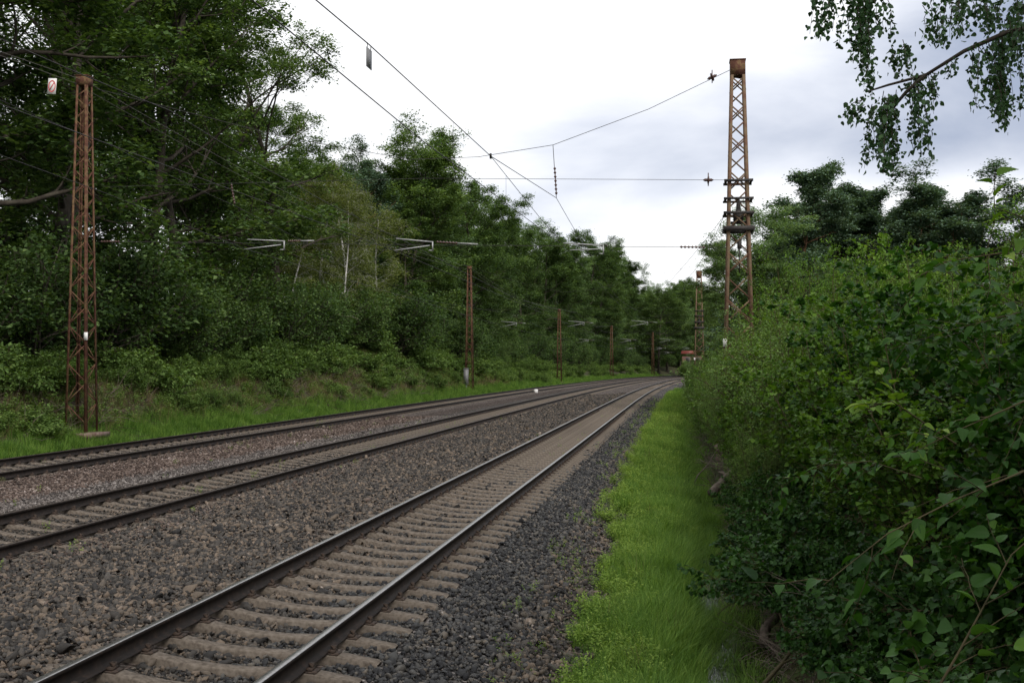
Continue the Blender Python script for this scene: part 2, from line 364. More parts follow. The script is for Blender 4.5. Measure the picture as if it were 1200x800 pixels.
for sy in (0,):
    fb.box((0, 0, -.166), (.34, .15, .014))
    for sx in (-1, 1):
        fb.box((sx*.105, 0, -.148), (.05, .11, .03)); fb.box((sx*.118, 0, -.125), (.022, .05, .05))
        fb.tube([(sx*.105, 0, -.14), (sx*.105, 0, -.095)], .014, 6); fb.tube([(sx*.105, 0, -.118), (sx*.105, 0, -.1)], .026, 6)
FAST = fb.build('rail_fastening', m_clip); FAST_ME = FAST.data; bpy.data.objects.remove(FAST)
SL0 = mesh('sleeper', SV, SF, m_conc); SL_ME = SL0.data; bpy.data.objects.remove(SL0)
def make_track(cu, label, s_first, top):
    t = thing('railway_track', label, 'railway track', P(10., cu, 0.), 0.)
    inv = -np.array(t.location)
    for sd in (-1, 1):
        r = make_rail(cu, sd, t, top); r.location = inv
    sps = []; s = 9.975-.6093*40
    while s < 300: sps.append(s); s += .6093
    sps = [s for s in sps if s >= s_first]
    for s in sps[:100]:
        p = P(s, cu); o = bpy.data.objects.new('sleeper', SL_ME); C.objects.link(o); o.parent = t
        o.location = list(p+inv); js = random.uniform(-.012, .012)
        o.rotation_euler = (0, math.atan(.0693), -head(s)+js)
        for sd in (-1, 1):
            f = bpy.data.objects.new('rail_fastening', FAST_ME); C.objects.link(f); f.parent = o; f.location = (sd*.7525, 0, 0)
    rest = sps[100:]
    Vs = []; Fs = [[], [], []]; nv = len(SV)
    a = math.atan(.0693)
    for k, s in enumerate(rest):
        h = head(s); ct, st = math.cos(a), math.sin(a)
        Ry = np.array([[ct, 0, st], [0, 1, 0], [-st, 0, ct]]); Rz = np.array([[math.cos(-h), -math.sin(-h), 0], [math.sin(-h), math.cos(-h), 0], [0, 0, 1]])
        Vs.append(SV@(Rz@Ry).T+P(s, cu))
        for j in range(3): Fs[j].append(SF[j]+k*nv)
    o = mesh('far_sleepers', np.concatenate(Vs)+inv, [np.concatenate(f) for f in Fs], m_conc, t); tag(o, kind='stuff')
make_track(T_U[0], 'nearest railway track, polished rails on concrete sleepers, running off from the lower left', 5.0, m_railtop)
make_track(T_U[1], 'middle railway track of the three, dull brown rails', 9.0, m_railtop2)
make_track(T_U[2], 'farthest railway track, at the foot of the wooded bank', 18.0, m_railtop2)

# ------------------------------------------------------------------ scattered stuff by geometry nodes
def scatter(name, pts, rot, scl, protos, kind='stuff', label=None, cat=None):
    me = bpy.data.meshes.new(name); me.vertices.add(len(pts)); me.vertices.foreach_set('co', np.asarray(pts, np.float32).ravel())
    for nm, ty, d, key in (('rot', 'FLOAT_VECTOR', rot, 'vector'), ('scl', 'FLOAT', scl, 'value'), ('pick', 'INT', rng.integers(0, len(protos), len(pts)), 'value')):
        a = me.attributes.new(nm, ty, 'POINT'); a.data.foreach_set(key, np.asarray(d, np.float32 if ty != 'INT' else np.int32).ravel())
    o = bpy.data.objects.new(name, me); C.objects.link(o)
    ng = bpy.data.node_groups.new(name, 'GeometryNodeTree')
    ng.interface.new_socket('Geometry', in_out='INPUT', socket_type='NodeSocketGeometry'); ng.interface.new_socket('Geometry', in_out='OUTPUT', socket_type='NodeSocketGeometry')
    gi = ng.nodes.new('NodeGroupInput'); go = ng.nodes.new('NodeGroupOutput'); io = ng.nodes.new('GeometryNodeInstanceOnPoints')
    jo = ng.nodes.new('GeometryNodeJoinGeometry')
    for p in reversed(protos):
        oi = ng.nodes.new('GeometryNodeObjectInfo'); oi.inputs['Object'].default_value = p; oi.inputs['As Instance'].default_value = True
        ng.links.new(oi.outputs['Geometry'], jo.inputs[0])
    def attr(nm, ty):
        a = ng.nodes.new('GeometryNodeInputNamedAttribute'); a.data_type = ty; a.inputs['Name'].default_value = nm; return a.outputs['Attribute']
    mv = ng.nodes.new('GeometryNodeMeshToPoints'); ng.links.new(gi.outputs[0], mv.inputs[0])
    ng.links.new(mv.outputs[0], io.inputs['Points']); ng.links.new(jo.outputs[0], io.inputs['Instance'])
    io.inputs['Pick Instance'].default_value = True
    ng.links.new(attr('pick', 'INT'), io.inputs['Instance Index']); ng.links.new(attr('rot', 'FLOAT_VECTOR'), io.inputs['Rotation']); ng.links.new(attr('scl', 'FLOAT'), io.inputs['Scale'])
    ng.links.new(io.outputs[0], go.inputs[0])
    md = o.modifiers.new('scatter', 'NODES'); md.node_group = ng
    tag(o, label, cat, kind=kind); return o
def stone_proto(m, seed):
    r = np.random.default_rng(seed); 
    V = []; 
    import bmesh
    bm = bmesh.new(); bmesh.ops.create_icosphere(bm, subdivisions=1, radius=1.)
    V = np.array([v.co[:] for v in bm.verts]); F = np.array([[v.index for v in f.verts] for f in bm.faces]); bm.free()
    V *= np.array([1.35, .95, .6])*r.uniform(.75, 1.2, 3)
    for _ in range(10):       # chip flat faces off it
        n = norm(r.normal(size=3)); d = r.uniform(.28, .62); h = V@n-d; V -= np.outer(np.clip(h, 0, None), n)
    return mesh('ballast_stone', V, [F], m, link=False)
def in_view(p, marg=60, zpad=0):
    X, Y, z = p[..., 0], p[..., 1], p[..., 2]-HC; Yc = np.maximum(Y, .5)
    px = 600+FPX*X/Yc; py = YH-FPX*z/Yc
    return (Y > .8) & (px > -marg) & (px < 1200+marg) & (py < 800+marg*2)
def spread(n, s0, s1, u0, u1, power=2.2):
    # denser near the camera
    t = rng.random(n); s = s0+(s1-s0)*t**power; u = rng.uniform(u0, u1, n)
    return s, u
def stones(name, label, m, zones):
    pr = [stone_proto(m, 11*i+hash(name) % 97*0+len(name)) for i in range(7)]
    pts, rot, scl = [], [], []
    for (s0, s1, u0, u1, dens, r0) in zones:
        n = int((s1-s0)*abs(u1-u0)*dens); s = rng.uniform(s0, s1, n); u = rng.uniform(u0, u1, n)
        # keep off the sleeper tops
        keep = np.ones(n, bool)
        for cu in T_U:
            ph = ((s-9.975)/.6093) % 1.; on = (np.minimum(ph, 1-ph)*.6093 < .12) & (np.abs(u-cu) < (1.34 if cu == 0 else 1.0))
            left_cover = (u-cu < -1.05)
            keep &= ~(on & ~left_cover)
            keep &= ~(np.abs(np.abs(u-cu)-.7525) < .09)
        s, u = s[keep], u[keep]; z = ground(s, u)
        p = P(s, u, 0.); sz = r0*np.exp(rng.normal(0, .33, len(s))); p[:, 2] = z+sz*.25+rng.uniform(-.01, .015, len(s))
        k = in_view(p); pts.append(p[k]); scl.append(sz[k]); rot.append(np.stack([rng.normal(0, .5, k.sum()), rng.normal(0, .5, k.sum()), rng.uniform(0, 6.28, k.sum())], 1))
    pts = np.concatenate(pts); scatter(name, pts, np.concatenate(rot), np.concatenate(scl), pr, label=label, cat='ballast')
stones('shoulder_ballast', 'dark blue-grey crushed stone along the right side of the nearest track', m_st_dark, [(4, 16, .1, 2.5, 700, .034), (16, 30, .1, 2.5, 420, .036), (30, 62, 1.0, 2.5, 200, .042), (62, 100, 1.0, 2.4, 60, .055), (30, 60, -.65, .65, 25, .03)])
stones('outer_ballast', 'loose mixed brown stones at the foot of the right hand ballast shoulder', m_st_brown, [(4, 16, 2.2, 3.05, 620, .034), (16, 60, 2.1, 2.95, 240, .040)])
stones('brown_ballast', 'brown and grey crushed stone between the nearest and the middle track', m_st_brown, [(4, 16, -5.2, .1, 680, .036), (16, 30, -5.2, .1, 380, .038), (30, 62, -5.1, -1.0, 170, .044), (62, 110, -5.0, -1.0, 60, .058), (12, 34, -7.2, -5.0, 230, .028)])
stones('red_ballast', 'reddish brown crushed stone beside the farthest track', m_st_red, [(14, 32, -11.4, -8.9, 300, .032), (32, 60, -11.4, -8.9, 130, .04), (16, 50, -14.6, -13.2, 150, .035), (9, 45, -5.05, -4.4, 260, .026), (9, 40, -3.2, -2.8, 14, .03)])
stones('pale_ballast', 'pale grey pink crushed stone on the left side of the middle track', m_st_pale, [(12, 32, -9.2, -7.0, 300, .032), (32, 60, -9.2, -7.0, 130, .04), (16, 45, -13.2, -11.5, 120, .026)])

# grass
def blades(n, h, wd, spreadr, lean, m, seed, name='grass_tuft', kinks=3):
    r = np.random.default_rng(seed); a = r.uniform(0, 6.28, n); rad = spreadr*np.sqrt(r.random(n)); base = np.stack([np.cos(a)*rad, np.sin(a)*rad, 0*a], 1)
    d = np.stack([np.cos(a+r.normal(0, .8, n)), np.sin(a+r.normal(0, .8, n)), 0*a], 1); hh = h*r.uniform(.45, 1.1, n); ln = lean*r.uniform(.2, 1.2, n)
    side = np.stack([-d[:, 1], d[:, 0], 0*a], 1); V = []
    for k in range(kinks+1):
        t = k/kinks; c = base+d*(ln*t*t)[:, None]+np.array([0, 0, 1.])*(hh*(t-.25*t*t*ln/h))[:, None]; w_ = wd*(1-t)**.7*.5
        if k < kinks: V += [c-side*w_, c+side*w_]
        else: V += [c]
    V = np.stack(V, 1); m_ = V.shape[1]; b0 = np.arange(n)[:, None]*m_
    q = np.concatenate([b0+np.array([[2*k, 2*k+1, 2*k+3, 2*k+2]]) for k in range(kinks-1)]); t3 = b0+np.array([[2*kinks-2, 2*kinks-1, 2*kinks]])
    tone = r.uniform(.1, .9, n); tn = np.concatenate([np.tile(tone, kinks-1), tone])
    return mesh(name, V.reshape(-1, 3), [q, t3], m, tone=tn, link=False)
def leaf_geo(c, ax, nm, size, wid=.55, fold=.18, kind='ovate'):
    n = len(c); ax = norm(ax); side = norm(np.cross(nm, ax)); nm = np.cross(ax, side); s = np.asarray(size).reshape(-1, 1)*np.ones((n, 1))
    if kind == 'rhomb':
        V = np.stack([c, c+ax*s*.5+side*s*wid*.5+nm*s*fold*.5, c+ax*s, c+ax*s*.45-side*s*wid*.5+nm*s*fold*.5], 1)
        F = [np.arange(n*4).reshape(n, 4)]; rep = 1
    else:
        def p(a, b, f): return c+ax*s*a+side*s*b+nm*s*f
        V = np.stack([c, p(.5, 0, -.03), p(1, 0, -.14), p(.78, .24*wid*2, fold*.4-.06), p(.38, .5*wid*2*.98, fold*.9), p(.08, .3*wid*2, fold*.5), p(.78, -.24*wid*2, fold*.4-.06), p(.38, -.5*wid*2*.98, fold*.9), p(.08, -.3*wid*2, fold*.5)], 1)
        b0 = np.arange(n)[:, None]*9
        F = [np.concatenate([b0+np.array([[0, 1, 4, 5]]), b0+np.array([[1, 2, 3, 4]]), b0+np.array([[0, 8, 7, 1]]), b0+np.array([[1, 7, 6, 2]])])]; rep = 4
    return V.reshape(-1, 3), F, rep
def big_leaf(c, ax, nm, size, wid, r):
    n = len(c); ax = norm(ax); side = norm(np.cross(nm, ax)); nm = np.cross(ax, side); s = np.asarray(size).reshape(-1, 1)
    K = 15; T = np.linspace(0, 1, K); wv = (np.sin(np.pi*T**.72)**.8)*(1-.25*T); wv[0] = .05; wv[-1] = .0; wv = wv*np.where(np.arange(K) % 2, 1., .93)
    V = []; cv = r.uniform(.1, .35, (n, 1)); tw = r.normal(0, .15, (n, 1))
    for k in range(K):
        t_ = T[k]; m = c+ax*s*t_-nm*s*cv*t_*t_; h = wid*.5*wv[k]
        for f in (-1, -.5, 0, .5, 1): V.append(m+side*s*h*f+nm*s*(abs(f)*h*.45-.02*(k % 2)*abs(f)+tw*f*h))
    V = np.stack(V, 1); b0 = np.arange(n)[:, None]*(K*5)
    F = np.concatenate([b0+np.array([[5*k+j, 5*k+j+1, 5*k+j+6, 5*k+j+5]]) for k in range(K-1) for j in range(4)])
    return V.reshape(-1, 3), [F], (K-1)*4
def weed(seed, m, h=.22, n=60, sz=.03, name='weed_tuft'):
    r = np.random.default_rng(seed); k = 7; st = np.stack([r.normal(0, .06, k), r.normal(0, .06, k)], 1); dr = r.normal(0, .25, (k, 2))
    i = r.integers(0, k, n); t = r.random(n)**.7; hh = h*r.uniform(.6, 1.1, k)
    c = np.concatenate([st[i]+dr[i]*(t*hh[i])[:, None], (t*hh[i])[:, None]], 1)
    a = r.uniform(0, 6.28, n); ax = np.stack([np.cos(a), np.sin(a), r.uniform(.0, .6, n)], 1); nm = np.stack([r.normal(0, .3, n), r.normal(0, .3, n), np.ones(n)], 1)
    V, F, rep = leaf_geo(c, ax, nm, sz*r.uniform(.6, 1.3, n), .5, .2, 'rhomb')
    return mesh(name, V, F, m, tone=np.tile(np.clip(r.normal(.5, .2, n)+.25*(t-.5), 0, 1), rep), link=False)
def plant(name, label, protos, zones, rs=(.7, 1.35), cat='grass', dens_noise=True, sink=.02):
    pts, rot, scl = [], [], []
    for (s0, s1, u0, u1, dens, k) in zones:
        n = int((s1-s0)*(u1-u0)*dens); s = rng.uniform(s0, s1, n); u = rng.uniform(u0, u1, n)
        edge = .18*np.sin(s*1.7)+.12*np.sin(s*4.1+1)
        keep = (u > u0+edge*(u0 > 0)+.1) & (u < u1+edge-.1)
        if dens_noise: keep &= rng.random(n) < .65+.35*np.sin(s*1.3+2*np.sin(u*2.2))
        s, u = s[keep], u[keep]; p = P(s, u, 0.); p[:, 2] = ground(s, u)-sink; v = in_view(p, 90); n = v.sum()
        pts.append(p[v]); scl.append(k*rng.uniform(rs[0], rs[1], n)); rot.append(np.stack([rng.normal(0, .12, n), rng.normal(0, .12, n), rng.uniform(0, 6.28, n)], 1))
    scatter(name, np.concatenate(pts), np.concatenate(rot), np.concatenate(scl), protos, label=label, cat=cat)
gr = [blades(38, .28, .008, .10, .15, m_grass, i) for i in range(4)]
grl = [blades(44, .42, .0075, .13, .30, m_grass, 20+i, kinks=4) for i in range(4)]
wd = [weed(40+i, m_weed) for i in range(5)]
dry = [blades(26, .4, .004, .12, .22, m_dry, 60+i) for i in range(2)]
plant('verge_weeds', 'yellow green low weeds along the edge of the right hand ballast', wd, [(4, 22, 2.75, 3.75, 260, 1.), (22, 60, 2.3, 4.2, 110, 1.15), (60, 130, 2.4, 5.0, 40, 1.6)], cat='weeds')
plant('verge_stalks', 'thin dry stalks and tall tufts sticking out of the right verge', [blades(14, .5, .004, .10, .16, m_dry, 160), blades(30, .42, .006, .08, .12, m_weed, 161)], [(4, 30, 2.9, 4.4, 5, .9), (30, 90, 2.7, 5.0, 2.5, 1.2)], rs=(.5, 1.3))
plant('gravel_weeds', 'scattered small weeds creeping into the gravel edge', wd, [(4, 30, 2.0, 2.95, 14, .8), (30, 100, 1.6, 2.6, 6, 1.)], cat='weeds', rs=(.4, 1.2))
plant('verge_grass', 'bright soft grass strip between the ballast and the ditch', gr, [(4, 24, 2.85, 4.3, 120, .95), (24, 70, 2.5, 4.9, 70, 1.1), (70, 150, 2.6, 5.6, 26, 1.6)])
plant('ditch_grass', 'long drooping fine grass hanging over the wet ditch', grl, [(4, 30, 3.3, 4.6, 120, .9), (4, 30, 4.45, 5.1, 60, .8), (30, 70, 3.8, 4.9, 50, 1.0)])
plant('bank_grass', 'green grass strip at the foot of the left bank', gr, [(20, 60, -16.6, -14.75, 60, 1.25), (60, 130, -16.6, -14.75, 26, 1.6), (130, 330, -16.8, -14.8, 9, 2.0)])
plant('dry_grass', 'withered pale grass between the bushes of the left bank', dry, [(25, 60, -20, -15.8, 13, 1.5), (60, 130, -22, -16, 9, 2.)])
plant('track_weeds', 'small weeds sprouting from the ballast between the tracks', wd, [(14, 60, -13.8, -4.6, .22, .8), (30, 90, -1.5, 2.0, .3, .7)], cat='weeds', dens_noise=False)
gcov = [weed(80+i, m_shrub2 if i % 2 else m_shrub, .5, 120, .085) for i in range(4)]
plant('bank_ground_cover', 'leafy ground cover carpeting the left bank', gcov, [(22, 75, -24, -16, 13, .85), (75, 200, -24, -16.5, 6, 1.4)], cat='ground cover')

# ------------------------------------------------------------------ plant growing
def grow(b, d, ln, k, wob, up, r):
    n = len(b); pts = [b]; d = norm(d)
    for i in range(k-1):
        d = norm(d+r.normal(0, wob, (n, 3))+np.array([0, 0, 1.])*np.asarray(up).reshape(-1, 1)*(1./(k-1)))
        pts.append(pts[-1]+d*(ln/(k-1))[:, None])
    return np.stack(pts, 1)
def sample(ch, t):       # ch (n,k,3), t (n,) -> point, dir
    k = ch.shape[1]; x = np.clip(t, 0, .999)*(k-1); i = x.astype(int); f = (x-i)[:, None]; a = np.arange(len(ch))
    return ch[a, i]*(1-f)+ch[a, i+1]*f, norm(ch[a, i+1]-ch[a, i])
def children_of(ch, ln, rad, m, t0, t1, ang, lenf, r, flat=.5):
    n = len(ch); i = np.repeat(np.arange(n), m); t = t0+(t1-t0)*(np.tile(np.arange(m), n)+r.random(n*m))/m
    p, d = sample(ch[i], t)
    rv = r.normal(size=(n*m, 3)); rv[:, 2] *= flat; lat = norm(rv-d*(rv*d).sum(1, keepdims=True))
    a = r.uniform(ang[0], ang[1], n*m)[:, None]; dd = d*np.cos(a)+lat*np.sin(a)
    L_ = ln[i]*lenf*(1.05-.55*t)*r.uniform(.7, 1.25, n*m); rr = rad[i]*(1-.75*t)*.6
    return p, dd, L_, rr, t
def taper(rad, k, e=.3): return rad[:, None]*np.linspace(1, e, k)[None]
class Plant:
    def __init__(s): s.T = []; s.n = 0; s.V = []; s.F = []
    def tubes(s, ch, rd, k):
        V, F = tubes(ch, rd, k); s.V.append(V); s.F.append(F[0]+s.n); s.n += len(V)
    def wood(s, name, m, parent): return mesh(name, np.concatenate(s.V), [np.concatenate(s.F)], m, parent, smooth=True)
def leaves(name, c, r, size, m, parent, up=.8, wid=.6, kind='rhomb', tone=None, droop=0., outward=None):
    n = len(c); a = r.uniform(0, 6.28, n); ax = np.stack([np.cos(a), np.sin(a), r.normal(-droop, .35, n)], 1)
    if outward is not None: ax = norm(ax)+outward
    nm = r.normal(0, 1-up*.5, (n, 3)); nm[:, 2] = np.abs(nm[:, 2])+up
    V, F, rep = leaf_geo(c, ax, nm, size*r.uniform(.65, 1.3, n), wid, .2, kind)
    if tone is None: tone = np.full(n, .45)
    tone = np.clip(tone+r.normal(0, .13, n), 0, 1)
    return mesh(name, V, F, m, parent, tone=np.tile(tone, rep))
def make_tree(seed, H, cb, Rc, prof, n1, n2, n3, nl, clump, lsz, m_w, m_l, label, name='oak_tree', cat='tree', el=(5, 65), up1=.35, up3=.15, trunk_r=None, wob=.05, loose=1., hang=False, lean=0., top_gap=0):
    r = np.random.default_rng(seed); t = thing(name, label, cat)
    pl = Plant(); tr = trunk_r or H*.013
    tk = grow(np.zeros((1, 3)), np.array([[lean, 0, 1.]]), np.array([H*.97]), 12, wob, .3, r); pl.tubes(tk, taper(np.array([tr]), 12, .12)*np.array([1.35]+[1.]*11), 9)
    tt = cb+(1-cb)*(np.arange(n1)+r.random(n1))/n1; p, d = sample(np.repeat(tk, n1, 0), tt)
    az = np.arange(n1)*2.399+r.normal(0, .35, n1); x = (tt-cb)/(1-cb); e_ = np.radians(el[0]+(el[1]-el[0])*x**1.3+r.normal(0, 8, n1))
    d1 = np.stack([np.cos(az)*np.cos(e_), np.sin(az)*np.cos(e_), np.sin(e_)], 1)
    l1 = Rc*prof(x)*(r.uniform(.75, 1.15, n1) if name != 'pine_tree' else r.uniform(.45, 1.25, n1))/np.maximum(np.cos(e_), .55)
    r1 = tr*(1-.8*tt)*(.16 if name == 'birch_tree' else .5)
    c1 = grow(p, d1, l1, 7, .12, up1, r); pl.tubes(c1, taper(r1, 7, .25), 6)
    p, d, l2, r2, _ = children_of(c1, l1, r1, n2, .2, .98, (.45, 1.1), .48, r); c2 = grow(p, d, l2, 5, .16, up1*.7, r); pl.tubes(c2, taper(r2, 5, .3), 4)
    p, d, l3, r3, _ = children_of(c2, l2, r2, n3, .25, 1., (.4, 1.1), .55, r, .6); c3 = grow(p, d, l3, 4, .2, up3, r); pl.tubes(c3, taper(np.maximum(r3, .008), 4, .35), 3)
    pl.wood('trunk', m_w, t)
    # leaf clumps on the twigs
    n = len(c3); i = np.repeat(np.arange(n), nl); q, dd = sample(c3[i], r.uniform(.25, 1.05, n*nl)); clone = r.normal(0, .16, n)[i]
    g = r.normal(0, 1, (n*nl, 3))*np.array([clump, clump, clump*.5]); 
    if hang: g[:, 2] -= np.abs(r.normal(0, clump*1.5, n*nl))
    c = q+g*loose
    leaves('crown', c, r, lsz, m_l, t, tone=.45+clone, droop=.6 if hang else .1, kind='rhomb')
    return t
def bush(seed, H, Rb, ns, nt_, nsub, nl, lsz, m_l, label, name='bush', kind='ovate', arch=.0, stem_r=.018, spread_=1., cat='bush', up=.7, m_w=None, clump=.05, taper_top=.45, wid=.62):
    r = np.random.default_rng(seed); t = thing(name, label, cat); pl = Plant()
    a = r.uniform(0, 6.28, ns); q = np.sqrt(r.random(ns)); base = np.stack([np.cos(a)*q*Rb*.35, np.sin(a)*q*Rb*.35, 0*a-.1], 1)
    tilt = q*Rb/H*1.0*spread_; d = np.stack([np.cos(a)*tilt, np.sin(a)*tilt, np.ones(ns)], 1); ln = H*r.uniform(.6, 1.08, ns)*(1-.25*q*(1-arch))
    c1 = grow(base, d, ln, 8, .09, .15-arch*2.2*q, r); rad = np.full(ns, stem_r); pl.tubes(c1, taper(rad, 8, .3), 5)
    p, d, l2, r2, tt = children_of(c1, ln, rad, nt_, .12, 1., (.5, 1.2), taper_top, r, .5); c2 = grow(p, d, l2, 5, .14, .2-arch, r); pl.tubes(c2, taper(np.maximum(r2, .004), 5, .4), 4)
    if nsub:
        p, d, l3, r3, _ = children_of(c2, l2, r2, nsub, .15, 1., (.4, 1.1), .5, r, .5); c3 = grow(p, d, l3, 4, .15, .05-arch, r); pl.tubes(c3, taper(np.maximum(r3*.7, .0025), 4, .5), 3)
    else: c3 = c2
    pl.wood('stems', m_w or m_twig, t)
    n = len(c3); i = np.repeat(np.arange(n), nl); tl = r.uniform(.05, 1.02, n*nl); c, dd = sample(c3[i], tl); clone = r.normal(0, .13, n)[i]
    c = c+r.normal(0, clump, c.shape)*np.array([1, 1, .6]); keep = c[:, 2] > .02; c = c[keep]
    hh = np.clip(c[:, 2]/H, 0, 1)
    leaves('foliage', c, r, lsz, m_l, t, up=up, kind=kind, tone=.38+clone[keep]+.0*hh, droop=.25, outward=dd[keep]*.8, wid=wid)
    return t
round_p = lambda x: np.sqrt(np.clip(1-((x-.38)/.68)**2, .06, 1))
tall_p = lambda x: np.sqrt(np.clip(1-((x-.3)/.74)**2, .05, 1))*.95
cone_p = lambda x: np.clip(1.05-x*.95, .08, 1)*np.clip(.55+x*2, 0, 1)
pine_p = lambda x: np.sqrt(np.clip(1-((x-.45)/.62)**2, .1, 1))
FAR = (0, -800, -500)      # prototypes are moved to their own place below
OAK1 = make_tree(1, 22, .16, 5.2, round_p, 30, 8, 6, 38, .34, .23, m_bark, m_oak, 'x', el=(5, 52))
OAK2 = make_tree(2, 23, .10, 4.8, tall_p, 34, 8, 6, 36, .32, .22, m_bark, m_oak, 'x', el=(5, 55))
OAK3 = make_tree(3, 20, .12, 5.4, round_p, 27, 9, 6, 38, .35, .24, m_bark, m_oak, 'x', el=(5, 50))
LOOSE = make_tree(4, 25, .18, 6.2, round_p, 22, 7, 5, 33, .26, .20, m_bark, m_oak, 'x', wob=.07, el=(20, 65), name='oak_tree')
PALE = make_tree(5, 22, .14, 5.2, round_p, 30, 8, 6, 36, .33, .20, m_bark, m_lime, 'x', name='broadleaf_tree', el=(8, 54))
BIRCH = make_tree(6, 13, .18, 2.5, tall_p, 22, 7, 5, 24, .22, .12, m_birch, m_bleaf, 'x', name='birch_tree', el=(25, 60), up1=-.1, up3=-1.2, trunk_r=.13, hang=True, wob=.035)
PINE = make_tree(7, 14, .28, 3.4, lambda x: np.clip(1.1-.8*x, .34, 1), 40, 9, 5, 36, .24, .17, m_pbark, m_needle, 'x', name='pine_tree', el=(-12, 50), up1=.25, up3=.1, trunk_r=.17, wob=.04)
PINE2 = make_tree(8, 14, .42, 3.3, lambda x: .5+.5*pine_p(x), 24, 8, 5, 38, .22, .17, m_pbark, m_needle, 'x', name='pine_tree', el=(-5, 40), up1=.5, up3=.3, trunk_r=.17, wob=.09)
for o in (PINE, PINE2):
    pass
protos_used = set()
def put(proto, s, u, h, hp, label, group=None, w_=1., rz=None, z=None, xyz=None):
    k = h/hp; p = P(s, u) if xyz is None else np.array(xyz, float)
    if xyz is None: p[2] = float(ground(s, u))-.1 if z is None else z
    rz = random.uniform(0, 6.28) if rz is None else rz
    if proto.name not in protos_used:
        protos_used.add(proto.name); proto.location = [float(v) for v in p]; proto.rotation_euler = (0, 0, rz); proto.scale = (k*w_, k*w_, k); proto['label'] = label
        if group: proto['group'] = group
        return proto
    return copy_thing(proto, p, rz, (k*w_, k*w_, k), label, group)
MAST_S = [36.0, 106.0, 173.0, 247.0, 319.0]
ORD = ['first', 'second', 'third', 'fourth', 'fifth', 'sixth', 'seventh', 'eighth', 'ninth', 'tenth', 'eleventh', 'twelfth', 'thirteenth', 'fourteenth', 'fifteenth', 'sixteenth']
cnt = {}
def where(s, row):
    k = sum(1 for m in MAST_S if s > m); key = (k, row); n = cnt.get(key, 0); cnt[key] = n+1
    o = ORD[min(n, 15)]
    if k == 0: return f'{o} {row} tree left of the nearest left mast'
    return f'{o} {row} tree past the {["nearest", "second", "third", "fourth", "fifth"][k-1]} left mast'
TH_ = [(OAK1, 22), (OAK2, 23), (OAK3, 20)]
# front row of the wood on the left
s = 33.; i = 0
while s < 500:
    base_h = np.interp(s, [33, 50, 80, 84, 100, 106, 112, 122, 140, 190, 330, 500], [27, 28, 25, 24, 14, 13, 20, 20, 18, 23, 25, 25])
    u = random.uniform(-25.5, -22.5) if s < 90 else random.uniform(-26, -22)
    pr, hp = TH_[i % 3] if not 118 < s < 135 else (PALE, 22)
    if s < 84 and i % 4 != 1: pr, hp = LOOSE, 25
    if s > 150 and i % 5 == 2: pr, hp = PALE, 22
    if not (80 < s < 106):
        ds_ = {'oak_tree': 'dark leafy oak', 'broadleaf_tree': 'pale green tree'}[pr.name.split('.')[0]]
        h = base_h*random.uniform(.93, 1.07) if s < 110 else base_h*random.uniform(.85, 1.14)
        put(pr, s, u, h, hp, f'{ds_}, '+where(s, 'front row'), 'trees of the wood on the left', w_=random.uniform(.9, 1.1) if h > 15 else 1.3)
    s += random.uniform(5.0, 6.6) if s < 130 else random.uniform(6.5, 9); i += 1
s = 36.
while s < 500:
    pr, hp = TH_[i % 3]
    if s < 85 and i % 3 != 1: pr, hp = LOOSE, 25
    h = np.interp(s, [36, 80, 90, 108, 120, 500], [27, 24, 17, 16, 18, 22])*random.uniform(.9, 1.08)
    put(pr, s, random.uniform(-34, -30), h, hp, 'dark leafy tree, '+where(s, 'second row'), 'trees of the wood on the left', w_=random.uniform(.95, 1.15))
    s += random.uniform(8, 10.5) if s < 130 else random.uniform(9, 12); i += 1
s = 40.
while s < 170:
    pr, hp = TH_[i % 3]
    h = np.interp(s, [36, 80, 90, 108, 130, 500], [15, 14, 13, 14, 18, 22])*random.uniform(.9, 1.1)
    put(pr, s, random.uniform(-43, -38), h, hp, 'dark tree deep in the wood, '+where(s, 'third row'), 'trees of the wood on the left', w_=1.1)
    s += random.uniform(7.5, 10); i += 1
# the tall pale tree standing over the wood, pines and birches beside it
def spot(px, Y):
    X = (px-600)/FPX*Y; d = (CX-X)**2+(CY-Y)**2; s = SS[np.argmin(d)]
    c = P(s, 0.); t = head(s); u = (X-c[0])*math.cos(t)-(Y-c[1])*math.sin(t); return float(s), float(u)
def put_px(proto, px, top, Y, hp, label, group=None, w_=1., zlift=0.):
    s, u = spot(px, Y); z0 = float(ground(s, u)); zt = HC+(YH-top)/FPX*Y
    return put(proto, s, u, zt-z0+.1, hp, label, group, w_)
for k_, (px_, tp_, Y_) in enumerate([(782, 352, 350), (797, 362, 380), (812, 370, 400), (828, 372, 390), (845, 372, 380), (820, 388, 345), (772, 346, 330)]):
    put_px((OAK1, PALE, OAK3)[k_ % 3], px_, tp_, Y_, 22, f'{ORD[k_]} dark tree from the left closing the view beyond the bend', 'trees closing the view at the bend', w_=1.3)
put_px(PALE, 500, 188, 122, 22, 'tallest pale green tree, its crown standing alone against the sky', w_=1.3)
put_px(PALE, 462, 235, 132, 22, 'pale green tree just left of the tallest crown', w_=1.0)
put_px(OAK1, 548, 225, 128, 22, 'dark round tree just right of the tallest crown', w_=1.0)
put_px(PINE2, 404, 190, 112, 14, 'flat topped pine in the gap left of the tallest crown', w_=.9)
put_px(BIRCH, 411, 200, 92, 13, 'slender birch with two white stems at the gap in the wood', w_=1.1)
put_px(BIRCH, 401, 222, 86, 13, 'thin birch leaning beside the two stemmed birch', w_=.9)
put_px(BIRCH, 444, 255, 97, 13, 'small birch with pale trunk behind the middle wire arm', w_=1.3)
put_px(BIRCH, 372, 222, 90, 13, 'bushy brownish birch left of the white stems', w_=1.35)
